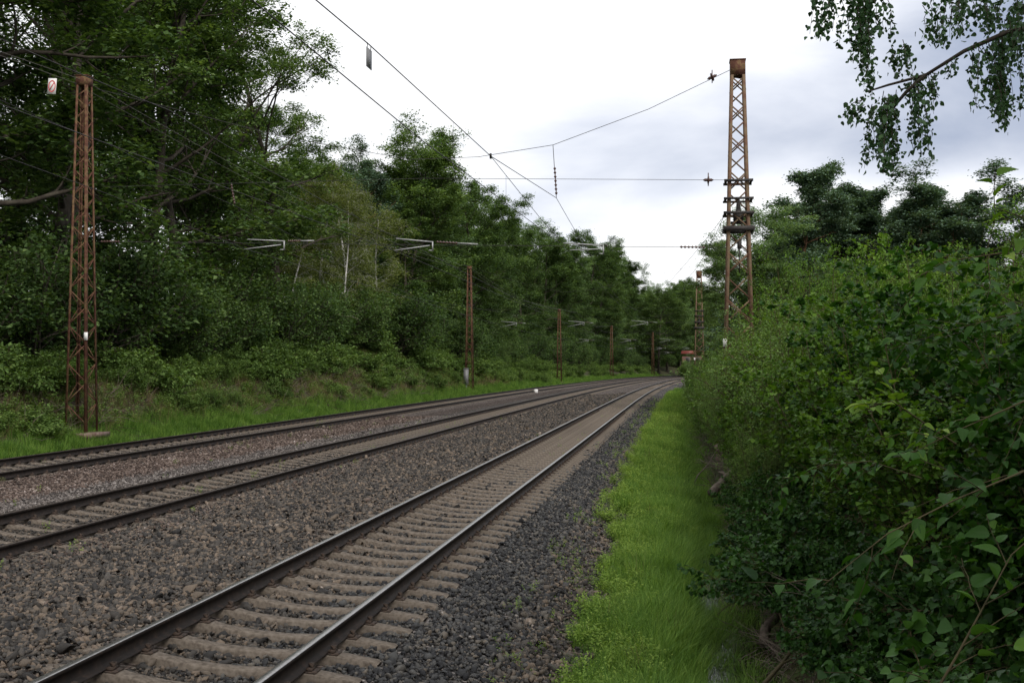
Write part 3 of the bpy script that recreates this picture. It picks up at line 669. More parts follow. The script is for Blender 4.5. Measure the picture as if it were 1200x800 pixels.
put_px(BIRCH, 336, 250, 84, 13, 'birch half hidden behind the left wire arm', w_=1.2)
# lower storey along the foot of the wood
i = 0
UNDER = bush(31, 5, 2.6, 16, 12, 4, 13, .17, m_oak, 'x', name='undergrowth_tree', kind='rhomb', stem_r=.05, m_w=m_bark, clump=.22, taper_top=.5, cat='small tree')
s = 34.
while s < 560:
    h = random.uniform(4, 7.)
    put(UNDER, s, random.uniform(-22.5, -20.8) if s < 110 else random.uniform(-22, -19.5), h, 5, 'low dark tree at the forest foot, '+where(s, 'understorey'), 'low trees at the foot of the wood', w_=random.uniform(.9, 1.2))
    s += random.uniform(3.2, 4.5) if s < 130 else random.uniform(6, 8)
# right hand wood
put_px(PINE, 941, 204, 74, 14, 'tallest pointed pine right of the near right mast', w_=1.08)
put_px(PINE, 903, 262, 78, 14, 'short pine left of the tallest pointed pine', w_=1.39)
put_px(PINE, 972, 226, 80, 14, 'pine close behind the tallest pointed pine', w_=1.32)
put_px(PINE, 1020, 220, 76, 14, 'dense dark pine, left one of the middle pair', w_=1.19)
put_px(PINE, 1066, 222, 72, 14, 'dense dark pine, right one of the middle pair', w_=1.25)
put_px(PINE2, 1132, 221, 70, 14, 'spreading pine with bare leaning trunk against the sky', w_=1.45)
put_px(PINE2, 1180, 232, 74, 14, 'spreading pine behind the one with the leaning trunk', w_=1.45)
put_px(PINE2, 1215, 225, 70, 14, 'pine at the right edge of the view', w_=1.45)
put_px(PINE, 1000, 262, 88, 14, 'low pine filling in behind the middle pair', w_=1.58)
put_px(PINE, 990, 240, 84, 14, 'pine between the pointed pine and the middle pair', w_=1.35)
put_px(PINE, 1045, 245, 82, 14, 'pine right behind the gap of the middle pair', w_=1.35)
put_px(PINE2, 1095, 268, 76, 14, 'low pine between the middle pair and the leaning pine', w_=1.3)
for k, (px, tp, Y) in enumerate([(893, 268, 66), (872, 300, 95), (852, 318, 125), (838, 345, 165), (826, 368, 220), (922, 318, 64), (975, 328, 62), (1100, 335, 62), (1040, 332, 60), (1150, 330, 60), (1195, 330, 58)]):
    put_px((PALE, OAK2, PALE, OAK1)[k % 4], px, tp, Y, 22, ['pale tree right behind the near right mast', 'dark tree behind the foot of the near right mast', 'pale tree between the two right masts', 'dark tree beyond the far right mast', 'farthest pale tree on the right side', 'dark tree under the tallest pine', 'pale tree right of the tallest pine trunk', 'low dark tree left of the leaning pine', 'low pale tree under the middle pines', 'low dark tree under the leaning pine', 'low pale tree at the right edge'][k], w_=1.15 if Y > 90 else 1.3)

put(OAK3, -7, 9.5, 12, 20, 'shady tree out of view behind the viewer, lowest of three', 'shade trees behind the viewer', w_=1.0)
put(OAK1, 1, 13.5, 13, 22, 'shady tree out of view to the right of the viewer', 'shade trees behind the viewer', w_=1.15)
put(OAK2, -12, 15, 14, 23, 'shady tree out of view farthest behind the viewer', 'shade trees behind the viewer', w_=1.1)

# ------------------------------------------------------------------ bushes
S1 = bush(41, 1.9, 1.6, 22, 12, 4, 9, .105, m_shrub, 'x', kind='rhomb', clump=.09)
S2 = bush(42, 2.4, 1.4, 20, 13, 4, 9, .085, m_shrub2, 'x', kind='rhomb', clump=.08)
S3 = bush(43, 1.3, 1.6, 24, 11, 3, 10, .10, m_shrub, 'x', name='bramble_bush', kind='rhomb', arch=.5, clump=.09)
cb = {}
def bwhere(s, key):
    k = sum(1 for m in MAST_S if s > m); n = cb.get((k, key), 0); cb[(k, key)] = n+1
    nm = 'left of the nearest left mast' if k == 0 else f'past the {["nearest", "second", "third", "fourth", "fifth"][k-1]} left mast'
    return f'{ORD[min(n, 15)]} in the {key} row {nm}'
for row, u0, u1, key, step in ((0, -17.6, -16.6, 'lowest', 2.7), (1, -19.2, -18.2, 'middle', 2.7), (2, -21.2, -20, 'upper', 3.0), (3, -23, -22, 'topmost', 4.)):
    s = 27.
    while s < (330 if row < 2 else 200):
        pr, hp, nm = [(S1, 1.9, 'leafy green bush'), (S2, 2.4, 'pale willow bush'), (S3, 1.3, 'arching bramble bush')][random.randrange(3)]
        h = random.uniform(.95, 2.0)*(1.0 if s < 60 else 1.25)*(.7 if row == 0 else 1.)
        if random.random() > (.4 if row == 0 else .1):
            put(pr, s, random.uniform(u0, u1), h, hp, f'{nm}, {bwhere(s, key)}', 'bushes covering the left bank', w_=random.uniform(.95, 1.35))
        s += random.uniform(step*.75, step*1.25)*(1 if s < 70 else 1.6 if s < 150 else 2.1)
# right side: near ones with true leaves
HZ = bush(51, 3.2, 1.5, 20, 14, 5, 10, .082, m_hazel, 'x', name='hazel_bush', clump=.03, stem_r=.016)
HZ2 = bush(52, 3.0, 1.5, 20, 14, 5, 10, .058, m_young, 'x', name='alder_bush', clump=.03, stem_r=.016)
BR = bush(53, 1.2, 1.1, 26, 12, 4, 9, .050, m_bramble, 'x', name='bramble_bush', arch=.6, clump=.03, stem_r=.007, spread_=1.2)
YB = bush(54, 5.0, 1.4, 14, 18, 5, 9, .07, m_young, 'x', name='young_birch', kind='rhomb', clump=.06, stem_r=.022, taper_top=.28, cat='small tree')
SW = bush(55, 3.0, 1.5, 22, 14, 5, 11, .05, m_shrub2, 'x', name='willow_bush', kind='rhomb', clump=.05, stem_r=.016)
k = 0
rb = random.Random(5)
def rput(pr, hp, nm, s, u, h, key, w_=1.):
    n = cb.get(('R', key), 0); cb[('R', key)] = n+1
    put(pr, s, u, h, hp, f'{nm}, {ORD[n] if n < 16 else "farthest"} from the viewer in the {key} row on the right', 'bushes on the right bank', w_=w_)
s = 4.0
while s < 26:
    rput(BR, 1.2, 'dark bramble', s, rb.uniform(5.55, 6.0), rb.uniform(.9, 1.35), 'lowest', w_=rb.uniform(.8, 1.0)); s += rb.uniform(1.1, 1.5)
s = 3.4
while s < 110:
    if s < 10: pr, hp, nm = (HZ, 3.2, 'broad leaved hazel')
    elif s < 24: pr, hp, nm = (HZ, 3.2, 'broad leaved hazel') if k % 2 else (HZ2, 3.0, 'bright alder bush')
    else: pr, hp, nm = (SW, 3.0, 'pale willow bush') if k % 3 else (HZ2, 3.0, 'bright alder bush')
    h = np.interp(s, [3, 8, 14, 25, 50, 110], [2.3, 2.7, 3.2, 3.6, 3.6, 3.4])*rb.uniform(.88, 1.12)
    rput(pr, hp, nm, s, rb.uniform(6.7, 7.2)+(0 if s < 40 else .3), h, 'front', w_=rb.uniform(.85, 1.05)); s += rb.uniform(1.6, 2.3) if s < 40 else rb.uniform(2.6, 3.6); k += 1
s = 23.
while s < 125:
    nm = 'leafy willow bush'
    rput(SW if rb.random() < .7 else HZ2, 3.0, nm, s, 5.75-(.25 if s > 45 else 0)+rb.uniform(-.15, .25), np.interp(s, [23, 30, 36, 60, 120], [1.9, 2.5, 2.8, 3.1, 3.3])*rb.uniform(.88, 1.1), 'ditch side', w_=rb.uniform(.6, .75)); s += rb.uniform(1.2, 1.7) if s < 50 else rb.uniform(2.0, 3.0)
s = 7.
while s < 110:
    pr, hp, nm = (YB, 5.0, 'slender young birch') if k % 4 else (HZ2, 3.0, 'tall alder bush')
    h = np.interp(s, [5, 14, 25, 45, 110], [3.2, 4.0, 5.0, 5.6, 6.0])*rb.uniform(.72, 1.18)
    rput(pr, hp, nm, s, rb.uniform(8.8, 10.2), h, 'second', w_=rb.uniform(.8, 1.05)*(1 if pr is YB else .8)); s += rb.uniform(1.8, 2.6) if s < 50 else rb.uniform(3, 4.5); k += 1
for q_, (px_, tp_, Y_) in enumerate([(882, 325, 42), (905, 292, 36), (928, 285, 33), (948, 262, 30), (985, 280, 26), (1008, 262, 24), (1042, 248, 21), (1072, 272, 20), (1108, 285, 18), (1150, 278, 15), (1185, 262, 13)]):
    put_px(YB, px_, tp_, Y_, 5.0, f'yellow green young birch topping the right bushes, {ORD[q_]} one counted from the right mast', 'young birches rising over the right bushes', w_=.62)
s = 3.2
while s < 13:
    rput(BR, 1.2, 'dark bramble', s, rb.uniform(6.7, 7.6), rb.uniform(1.2, 1.8), 'upper bramble', w_=rb.uniform(.8, 1.0)); s += rb.uniform(.9, 1.3)
s = 12.
while s < 90:
    h = np.interp(s, [12, 25, 45, 90], [4.4, 5.6, 6.6, 7.5])*rb.uniform(.9, 1.1)
    rput(YB, 5.0, 'tall young birch', s, rb.uniform(12, 15), h, 'third', w_=rb.uniform(.9, 1.2)); s += rb.uniform(2.2, 3.4); k += 1

# ------------------------------------------------------------------ masts
def mast(label, s, u, zb, zt, wb=1.02, wt=.46, rot=0., mt=m_rust, bands=(), cap_h=.42, plate=True, box_=False, group='lattice masts', fl=.10):
    p = P(s, u, zb); H = zt-zb; rz = -head(s)+rot
    t = thing('lattice_mast', label, 'mast', p, rz, group)
    def cn(z, sx, sy): w_ = (wb+(wt-wb)*z/H)/2; return np.array([sx*w_, sy*w_, z])
    for sx, sy in ((-1, -1), (1, -1), (1, 1), (-1, 1)):
        b = MB(); a, c = cn(0, sx, sy), cn(H, sx, sy)
        # angle iron: two flanges
        b.bar(a-np.array([sx*fl/2, 0, 0]), c-np.array([sx*fl/2, 0, 0]), fl, .014, up=(0, 1, 0)); b.bar(a-np.array([0, sy*(fl/2+.007), 0]), c-np.array([0, sy*(fl/2+.007), 0]), fl, .014, up=(1, 0, 0))
        b.build('leg', mt, t)
    nst = 13
    zs = [0]; 
    z = .25; zs = [z]
    while z < H-.5:
        w_ = wb+(wt-wb)*z/H; z += w_*.92; zs.append(min(z, H-.42))
    for f in range(4):
        b = MB(); ca = [(-1, -1), (1, -1), (1, 1), (-1, 1)][f]; cb_ = [(1, -1), (1, 1), (-1, 1), (-1, -1)][f]
        nrm = np.array([(0, -1, 0), (1, 0, 0), (0, 1, 0), (-1, 0, 0)][f], float)
        for j in range(len(zs)-1):
            A, B = (ca, cb_) if (j+f) % 2 else (cb_, ca)
            b.bar(cn(zs[j], *A)-nrm*.012, cn(zs[j+1], *B)-nrm*.012, fl*.5, .008, up=nrm)
            if bands and j % 2 == 0: b.bar(cn(zs[j], *B)-nrm*.022, cn(zs[j+1], *A)-nrm*.022, .045, .008, up=nrm)
        b.build('lacing', mt, t)
    b = MB(); b.box((0, 0, H-cap_h/2+.02), (wt+.04, wt+.04, cap_h)); b.box((0, 0, H+.035), (wt+.08, wt+.08, .03)); b.build('cap', m_rust, t)
    b = MB(); b.box((0, 0, -.11), (wb+.5, wb+.7, .16)); b.box((0, 0, -.55), (wb+.4, wb+.6, .72)); b.build('foundation', m_foot, t)
    for zz, th in bands:
        b = MB(); w_ = wb+(wt-wb)*zz/H+.16
        for sy in (-1, 1): b.box((0, sy*(w_/2), zz), (w_+.12, .07, th))
        for sx in (-1, 1): b.box((sx*w_/2, 0, zz), (.07, w_-.07, th))
        b.build('clamp_band', m_dkmet, t)
    if bands:
        zi = bands[1][0]
        b = MB(); b.tube([(0, -.1, zi-.3), (0, -.1, zi+.05), (0, -.1, zi+.1), (0, -.1, zi+.5)], [.17, .19, .09, .05], 10); b.box((0, -.1, zi-.3), (.5, .3, .06)); b.build('switch_unit', m_dkmet, t)
        b = MB(); b.tube([(.02, -.3, zi-1.2), (.02, -.3, zi-.9)], .07, 8); b.tube([(.02, -.3, zi-2.), (.02, -.3, zi-.9)], .02, 6); b.build('hanging_weight', m_dkmet, t)
    if plate:
        b = MB(); c = cn(3.4, -1, -1) if bands else cn(3.2, 1, -1); b.box(c+np.array([0, -.03, 0]), (.13, .02, .26)); pp = b.build('number_plate', m_white, t)
    if box_:
        b = MB(); b.box((-.2, -.62, 1.35), (.42, .3, 1.5)); b.box((-.2, -.62, 2.13), (.5, .38, .06)); b.box((-.2, -.60, .35), (.2, .2, .5)); b.build('switch_cabinet', m_grey, t)
    return t
ML = ['nearest rusty lattice mast on the left, standing on a concrete footing', 'second rusty mast on the left, with a grey cabinet on it', 'third left mast, slim against dark trees', 'fourth left mast, small before the wood', 'fifth left mast, smallest near the bend']
zb_ = [.22, .15, .2, .2, .2]; zt_ = [12.2, 12.0, 11.35, 11.5, 12.2]
for k, s in enumerate(MAST_S):
    mast(ML[k], s, -16.0, zb_[k], zt_[k], plate=(k == 0), rot=0, wb=.78, wt=.37, fl=.08, cap_h=.3, box_=(k == 1), group='lattice masts on the left')
# level the masts' ground cover
SR = [37.2, 107.0]
su1 = spot(866, 37.6); su2 = spot(819.5, 112)
MR1 = mast('tall rust brown lattice mast on the right with black clamps', su1[0], su1[1], -.2, HC+(YH-70)/FPX*37.6, wb=1.12, wt=.46, mt=m_rust2, bands=((7.2, .15), (7.72, .09), (8.2, .07), (8.8, .08)), group='lattice masts on the right', cap_h=.5)
MR2 = mast('smaller lattice mast beyond, on the right before the wood', su2[0], su2[1], -.2, HC+(YH-318)/FPX*112, wb=1.12, wt=.5, mt=m_rust2, bands=((6.5, .2), (7.1, .12), (7.7, .1), (8.2, .1)), group='lattice masts on the right', cap_h=.7)

# ------------------------------------------------------------------ overhead line
def wire(name, label, pts, r=.011, m=None, group=None, sag=0., n=14):
    pts = [np.asarray(p, float) for p in pts]; out = []
    for a, c in zip(pts[:-1], pts[1:]):
        for j in range(n):
            t = j/n; q = a+(c-a)*t; q = q.copy(); q[2] -= sag*4*t*(1-t); out.append(q)
    out.append(pts[-1]); V, F = tubes(np.array(out)[None], np.full((1, len(out)), r), 6, cap=True)
    o = mesh(name, V, F, m or m_wire, smooth=True); tag(o, label, 'wire', group); return o
def spool(label, a, b_, group):
    a, b_ = np.array(a, float), np.array(b_, float); d = (b_-a); b = MB(); T = [0, .1, .15, .38, .42, .46, .54, .58, .62, .85, .9, 1.]; Rr = [.02, .03, .05, .05, .06, .14, .14, .06, .05, .05, .03, .02]
    b.tube([a+d*v for v in T], Rr, 10); b.bar((a+b_)/2-np.array([0, 0, .2]), (a+b_)/2+np.array([0, 0, .24]), .03, .03); o = b.build('insulator', m_ins); tag(o, label, 'insulator', group)
def insulator(name, label, a, b_, group=None, parent=None, big=1.):
    a, b_ = np.array(a, float), np.array(b_, float); b = MB(); n = 7; pts = []; rr = []
    for j in range(n*3): t = j/(n*3-1); pts.append(a+(b_-a)*t); rr.append([.018, .05*big, .018][j % 3])
    b.tube(pts, rr, 8); o = b.build(name, m_ins, parent)
    if parent is None: tag(o, label, 'insulator', group)
    return o
# along-track wires
YS = 37.6
t1_sup = px3(660, 288, YS); t2_sup = px3(462, 293.5, YS-.5); t3_sup = px3(288, 292, YS-1)
def track_pt(s, u, z): return P(s, u, z)
c1 = wire('contact_wire', 'contact wire over the nearest track, lower of its two long wires', [px3(215, -66, 9.9), px3(295, 0, 11.7), px3(495, 165, 19.0), t1_sup, track_pt(107, .3, 6.1), track_pt(173, -.3, 6.1), track_pt(247, .3, 6.1), track_pt(319, 0, 6.1)], .0085, sag=0)
c2 = wire('catenary_wire', 'carrying wire over the nearest track, upper of its two long wires', [px3(300, -62, 12.8), px3(370, 0, 15.1), px3(432, 52, 17.1), px3(575, 183, 26.3), px3(652, 232, YS)], .0095, sag=0)
far = [px3(652, 232, YS)]+[q for k in range(1, 5) for q in (track_pt((MAST_S[k-1]+MAST_S[k])/2, .1, 6.75), track_pt(MAST_S[k], .2, 7.6))]
wire('catenary_wire', 'carrying wire running on over the nearest track beyond the first mast pair', far, .0095, sag=.12)
wire('auxiliary_wire', 'short wire branching from the carrying wire down to the right hand arm', [px3(575, 183, 26.3), px3(635, 258, 33), px3(661, 286, YS)], .008)
for (a, bb, nm) in ((px3(531, 144, 23.0), px3(531, 193, 22.0), 'nearer'), (px3(593, 206, 28.2), px3(593, 246, 28.0), 'middle'), (px3(635, 258, 33.), px3(635, 279, 33.5), 'farther')):
    wire('dropper_wire', f'{nm} thin dropper hanging between the nearest track wires', [a, bb], .004, group='droppers', n=2)
b = MB(); n0 = px3(575, 183, 26.3); b.box(n0, (.05, .22, .09)); tag(b.build('wire_clamp', m_dkmet), 'dark clamp where the carrying wire forks in the sky', 'clamp')
wire('contact_wire', 'contact wire over the middle track', [px3(-260, 38, 14.5), px3(0, 122, 17.5), px3(300, 233, 26.), t2_sup, track_pt(107, -5.7, 6.1), track_pt(173, -6.2, 6.1), track_pt(247, -5.7, 6.1), track_pt(319, -5.9, 6.1)], .0085)
h2 = px3(497, 236, YS)
wire('catenary_wire', 'carrying wire over the middle track', [px3(-120, -10, 17), px3(200, 130, 24), px3(348, 217, 30), px3(414, 252, 34.5), px3(464, 277, YS), track_pt(70, -5.9, 6.6), track_pt(107, -5.9, 7.6), track_pt(140, -5.9, 6.75), track_pt(173, -5.9, 7.6), track_pt(210, -5.9, 6.75), track_pt(247, -5.9, 7.6)], .0095, sag=.05)
wire('contact_wire', 'contact wire over the farthest track', [px3(-60, 160, 24), px3(120, 225, 30), t3_sup, track_pt(107, -12.1, 6.1), track_pt(173, -12.6, 6.1), track_pt(247, -12.1, 6.1), track_pt(319, -12.3, 6.1)], .0085)
wire('catenary_wire', 'carrying wire over the farthest track', [px3(-60, 90, 25), px3(130, 170, 31), px3(275, 241, YS), track_pt(70, -12.3, 6.7), track_pt(107, -12.3, 7.6), track_pt(140, -12.3, 6.75), track_pt(173, -12.3, 7.6), track_pt(210, -12.3, 6.75), track_pt(247, -12.3, 7.6)], .007, sag=.05)
# feeder on the mast tops
mt = [P(MAST_S[k], -16., zt_[k]) for k in range(5)]
def sagged(ps, sg):
    out = []
    for q_, (a_, c_) in enumerate(zip(ps[:-1], ps[1:])):
        for j_ in range(16):
            v_ = j_/16; w2 = a_+(c_-a_)*v_; w2 = w2+np.array([0, 0, -(0 if q_ == 0 else sg)*4*v_*(1-v_)]); out.append(w2)
    return out+[ps[-1]]
wire('feeder_wire', 'upper light feeder wire over the tops of the left masts', sagged([px3(-60, 40, 33), mt[0]+np.array([0, 0, -.1])]+mt[1:], .9), .009, m_wirelt, n=1)
wire('feeder_wire', 'lower light feeder wire looped between the left mast tops', sagged([px3(-60, 43, 33), mt[0]+np.array([-.2, -.2, -.25]), mt[1]+np.array([.1, 0, -.3]), mt[2]+np.array([.1, 0, -.3]), mt[3]], 1.05), .008, m_wirelt, n=1)
wire('anchor_wire', 'long slack wire from the right mast down towards the far right mast', [px3(850, 250, 37.4), px3(800, 330, 70), px3(819, 325, 111.5)], .009, sag=.4)
wire('anchor_wire', 'thin wire sloping away left of the near right mast', [px3(851, 250, 37.6), px3(775, 340, 60)], .008, sag=.1)
# portals: a head span per mast pair
def portal(k, s, zc, zl, zu, ztL, ztR, uL, uR, low_u, low_z, name):
    A, B = P(s, uL), P(s, uR)
    g = f'head span at the {name} pair of masts'
    def at(u, z): return P(s, u, z)
    cat = [at(uL, ztL), at(uL*.55+low_u*.45, low_z+(ztL-low_z)*.38), at(low_u-2, low_z+.05), at(low_u+.9, low_z+.28), at(uR, ztR)]
    wire('cross_span_wire', f'drooping cross wire from mast top to mast top, {name} pair', cat, .009, group=g)
    wire('upper_span_wire', f'upper level cross wire between the {name} pair of masts', [at(uL, zu), at(uR, zu)], .0075, group=g)
    wire('lower_span_wire', f'lower level cross wire between the {name} pair of masts', [at(uL, zl), at(uR, zl)], .0085, group=g)
    return at
# first pair is read off the photograph
TL = px3(112, 104, 37.0); TR = px3(858, 81, YS)
cat = [TL, px3(330, 160, YS), px3(480, 187, YS), px3(560, 184, YS), px3(648, 170, YS), px3(760, 128, YS), TR]
wire('cross_span_wire', 'drooping cross wire from the near left mast top to the near right one', cat, .010)
wire('upper_span_wire', 'upper level cross wire between the near left and right masts', [px3(122, 219, 37.), px3(500, 209, YS), px3(856, 211, YS)], .008)
wire('lower_span_wire', 'lower level cross wire carrying the three near arms', [px3(115, 283, 37.), px3(500, 287, YS), px3(852, 290, YS)], .009)
spool('spool insulator on the drooping cross wire near the right mast top', px3(829, 93, YS), px3(840, 88, YS), 'insulators near the right mast')
spool('spool insulator on the upper cross wire near the right mast', px3(824, 211, YS), px3(836, 211, YS), 'insulators near the right mast')
insulator('insulator', 'long insulator on the lower cross wire near the right mast', px3(797, 289.3, YS), px3(826, 289.7, YS), 'insulators near the right mast')
insulator('insulator', 'white brown insulator on the lower cross wire near the left mast', px3(118, 283, 37), px3(140, 283, 37), 'insulators near the left mast')
wire('hanger_wire', 'hanger with knobs holding the nearest track carrying wire', [px3(648, 170, YS), px3(652, 232, YS)], .012, n=4)
insulator('insulator', 'dark insulator string on the hanger over the nearest track', px3(650, 196, YS), px3(652, 228, YS))
wire('hanger_wire', 'short hanger over the farthest track before the dark trees', [px3(271, 214, YS), px3(275, 241, YS)], .012, n=3)
insulator('insulator', 'brown insulator on the hanger over the farthest track', px3(271, 216, YS), px3(275, 239, YS))
def arm(label, tip_up, elbow, tip_dn, tail, group='steady arms'):
    t = thing('registration_arm', label, 'steady arm', tip_up, 0, group); inv = -np.array(t.location)
    b = MB(); b.tube([tip_up+inv, elbow+inv], .021, 7); b.build('upper_tube', m_alu, t)
    el = elbow+np.array([-.10, 0, -.12]); b = MB(); b.tube([el+inv, tip_dn+inv], .018, 7); b.build('steady_tube', m_alu, t)
    b = MB(); b.box(elbow+inv+np.array([0, 0, -.14]), (.04, .04, .32)); b.box(elbow+inv+np.array([-.06, 0, -.28]), (.14, .04, .03)); b.build('elbow_bracket', m_alu, t)
    insulator('arm_insulator', None, elbow+inv+np.array([.12, 0, .0]), elbow+inv+(tail-elbow)*.55, parent=t)
    b = MB(); b.tube([elbow+inv+(tail-elbow)*.55, tail+inv], .022, 6); b.build('tie_rod', m_alu, t)
    return t
arm('light steady arm over the nearest track, against the sky', px3(660, 285, YS), px3(707, 287.5, YS), px3(668, 293, YS), px3(712, 288, YS))
arm('silver steady arm over the middle track, against pale trees', px3(464, 279.5, YS-.3), px3(507, 283.5, YS-.3), px3(462, 293.5, YS-.3), px3(560, 286, YS-.3))
arm('silver steady arm over the farthest track, before dark trees', px3(290, 280.5, YS-1), px3(333, 282.5, YS-1), px3(286, 292, YS-1), px3(368, 282, YS-1))
for k, nm in ((1, 'second'), (2, 'third'), (3, 'fourth'), (4, 'fifth')):
    s = MAST_S[k]; uR = {1: su2[1]}.get(k, 6.3)
    at = portal(k, s, 0, 6.55, 7.9, zt_[k], zt_[k]-.1, -16., uR, -5, 9.4, nm)
    for cu, tn in zip(T_U, ('nearest', 'middle', 'farthest')):
        arm(f'small steady arm over the {tn} track at the {nm} mast pair', at(cu-.6, 6.75), at(cu+.9, 6.62), at(cu-.7, 6.2), at(cu+1.8, 6.55), f'steady arms at the {nm} pair of masts')
# remaining right masts, hidden low behind the bushes but seen at the bend
# signs hung on the wires
sp0 = px3(62, 88, 35.5)
t = thing('round_sign', 'white hanging plate with a red crossed ring by the left mast top', 'sign', sp0)
b = MB(); b.box((0, 0, -.36), (.29, .015, .50)); b.build('plate', m_white, t)
b = MB()
for k in range(28):
    a0, a1 = k*2*math.pi/28, (k+1)*2*math.pi/28
    b.add([(math.cos(a0)*.13, -.011, -.36+math.sin(a0)*.19), (math.cos(a1)*.13, -.011, -.36+math.sin(a1)*.19), (math.cos(a1)*.095, -.011, -.36+math.sin(a1)*.15), (math.cos(a0)*.095, -.011, -.36+math.sin(a0)*.15)], [(0, 1, 2, 3)])
b.bar((-.075, -.0125, -.48), (.075, -.0125, -.24), .035, .003, up=(0, 1, 0)); b.build('red_ring', m_red, t)
b = MB(); b.tube([(-.1, 0, -.12), (-.1, 0, .02)], .006, 5); b.tube([(.1, 0, -.12), (.1, 0, .0)], .006, 5); b.build('hook', m_dkmet, t)
t.rotation_euler = (0, R(4), R(-10))
g0 = px3(432.5, 53, 17.2)
t = thing('warning_plate', 'grey plate hanging from the carrying wire against the white sky', 'sign', g0, R(80))
b = MB(); b.box((0, 0, -.21), (.26, .010, .30)); b.build('plate', m_grey, t)
b = MB(); b.tube([(-.09, 0, -.06), (-.09, 0, .02)], .006, 5); b.tube([(.09, 0, -.06), (.09, 0, .02)], .006, 5); b.build('hook', m_dkmet, t)

# ------------------------------------------------------------------ small things
pm = P(*spot(628, 118)); zz = px3(628, 450, 118)
b = MB(); b.tube([(0, 0, 0), (0, 0, .42), (0, 0, .48)], [.22, .22, .15], 12); b.tube([(0, 0, -.3), (0, 0, .02)], .25, 12)
o = b.build('marker_stone', m_white); o.location = (float(pm[0]), float(pm[1]), -.38); tag(o, 'small white marker stone beside the farthest track past the second mast', 'marker')
# house of red brick at the bend
m_brick, ntb, bb = mat('red_brick', .9, .2); g = ntb.nodes.new('ShaderNodeTexCoord'); br = ntb.nodes.new('ShaderNodeTexBrick')
br.inputs['Color1'].default_value = (.26, .05, .04, 1); br.inputs['Color2'].default_value = (.32, .08, .06, 1); br.inputs['Mortar'].default_value = (.22, .12, .10, 1); br.inputs['Mortar Size'].default_value = .01; br.inputs['Scale'].default_value = 4
ntb.links.new(g.outputs['Object'], br.inputs['Vector']); ntb.links.new(br.outputs[0], bb.inputs['Base Color'])
hp_ = px3(819, 432, 318); t = thing('brick_house', 'red brick building glimpsed low at the bend', 'building', (hp_[0], hp_[1], -1.2), R(-12))
b = MB(); b.box((0, 0, 3.2), (9, 6, 7.0)); b.build('wall', m_brick, t)
b = MB(); b.add([(-4.8, -3.3, 7.4), (4.8, -3.3, 7.4), (4.8, 3.3, 7.4), (-4.8, 3.3, 7.4), (-4.8, 0, 8.3), (4.8, 0, 8.3)], [(0, 1, 5, 4), (2, 3, 4, 5), (0, 3, 2, 1), (0, 4, 3), (1, 2, 5)]); b.build('roof', m_brick, t)
for x in (-2.9, 0, 2.9):
    b = MB(); b.box((x, -3.0, 5.6), (1.2, .12, 1.6)); f = b.build('window', m_grey, t)
    b = MB(); b.box((x, -3.07, 5.6), (.95, .03, 1.35)); b.build('pane', m_dkmet, f)
for q_, (px_, tp_, Y_) in enumerate([(809, 419, 306), (818, 420, 300), (828, 418, 300), (838, 416, 300)]):
    put_px(S1, px_, tp_, Y_, 1.9, f'{ORD[q_]} green bush before the brick building at the bend', 'bushes before the brick building', w_=1.)
# fallen wood and twigs on the ditch bank
def log(label, a, c, r0, m=m_dead, name='fallen_branch', cat='branch', seed=1):
    r = np.random.default_rng(seed); n = 9; pts = np.array([a+(c-a)*k/(n-1) for k in range(n)])+r.normal(0, np.linalg.norm(c-a)*.012, (n, 3)); b = MB(); b.tube(pts, np.linspace(r0, r0*.45, n), 7)
    for k in (3, 5, 6):
        d = norm(r.normal(size=3))*np.linalg.norm(c-a)*.22; b.tube([pts[k], pts[k]+d*.6, pts[k]+d+r.normal(0, .02, 3)], [r0*.45, r0*.3, r0*.12], 5)
    return tag(b.build(name, m, smooth=True), label, cat)
def pu(s, u, dz=0.): return P(s, u, float(ground(s, u))+dz)
log('dark branch slanting from the bank into the water', pu(11.5, 4.55, .28), pu(13.2, 5.3, .25), .03, m_twig, seed=2)
log('thick pale broken log lying on the bank', pu(14.8, 4.95, .22), pu(16.0, 5.45, .2), .075, seed=3)
log('bare forked twig nearest the viewer by the ditch', pu(10.3, 4.7, .3), pu(11.6, 5.35, .38), .016, seed=4)
log('short grey stump end jutting from the bank farther off', pu(29.5, 4.75, .35), pu(30.3, 5.3, .5), .13, seed=5)
log('long thin dead stick arching over the grass', pu(33, 4.3, .3), pu(34, 5.5, 1.1), .02, seed=6)
log('pale bare branch arching out of the left bank bushes', px3(355, 362, 80), px3(420, 372, 82), .07, seed=7)
dtw = []
for k in range(3):
    r = np.random.default_rng(90+k); pl = Plant(); n = 14; a = r.uniform(0, 6.28, n); d = np.stack([np.cos(a), np.sin(a), r.uniform(-.1, .5, n)], 1); c = grow(r.normal(0, .12, (n, 3))*np.array([1, 1, .2]), d, r.uniform(.3, .9, n), 6, .25, -.2, r); pl.tubes(c, taper(np.full(n, .007), 6, .3), 4)
    V = np.concatenate(pl.V); dtw.append(mesh('dead_twigs', V, [np.concatenate(pl.F)], m_dead if k else m_twig, link=False))
def litter(name, label, protos, zones):
    pts, rot, scl = [], [], []
    for (s0, s1, u0, u1, dens, k) in zones:
        n = int((s1-s0)*(u1-u0)*dens); s = rng.uniform(s0, s1, n); u = rng.uniform(u0, u1, n); p = P(s, u, 0.); p[:, 2] = ground(s, u)+.05
        pts.append(p); scl.append(k*rng.uniform(.5, 1.3, n)); rot.append(np.stack([rng.normal(0, .3, n), rng.normal(0, .3, n), rng.uniform(0, 6.28, n)], 1))
    scatter(name, np.concatenate(pts), np.concatenate(rot), np.concatenate(scl), protos, label=label, cat='brushwood')
litter('brushwood', 'dead twigs and brushwood heaped on the right ditch bank', dtw, [(8, 30, 4.85, 5.8, 8, .75), (30, 60, 4.8, 6, 4, 1.2)])
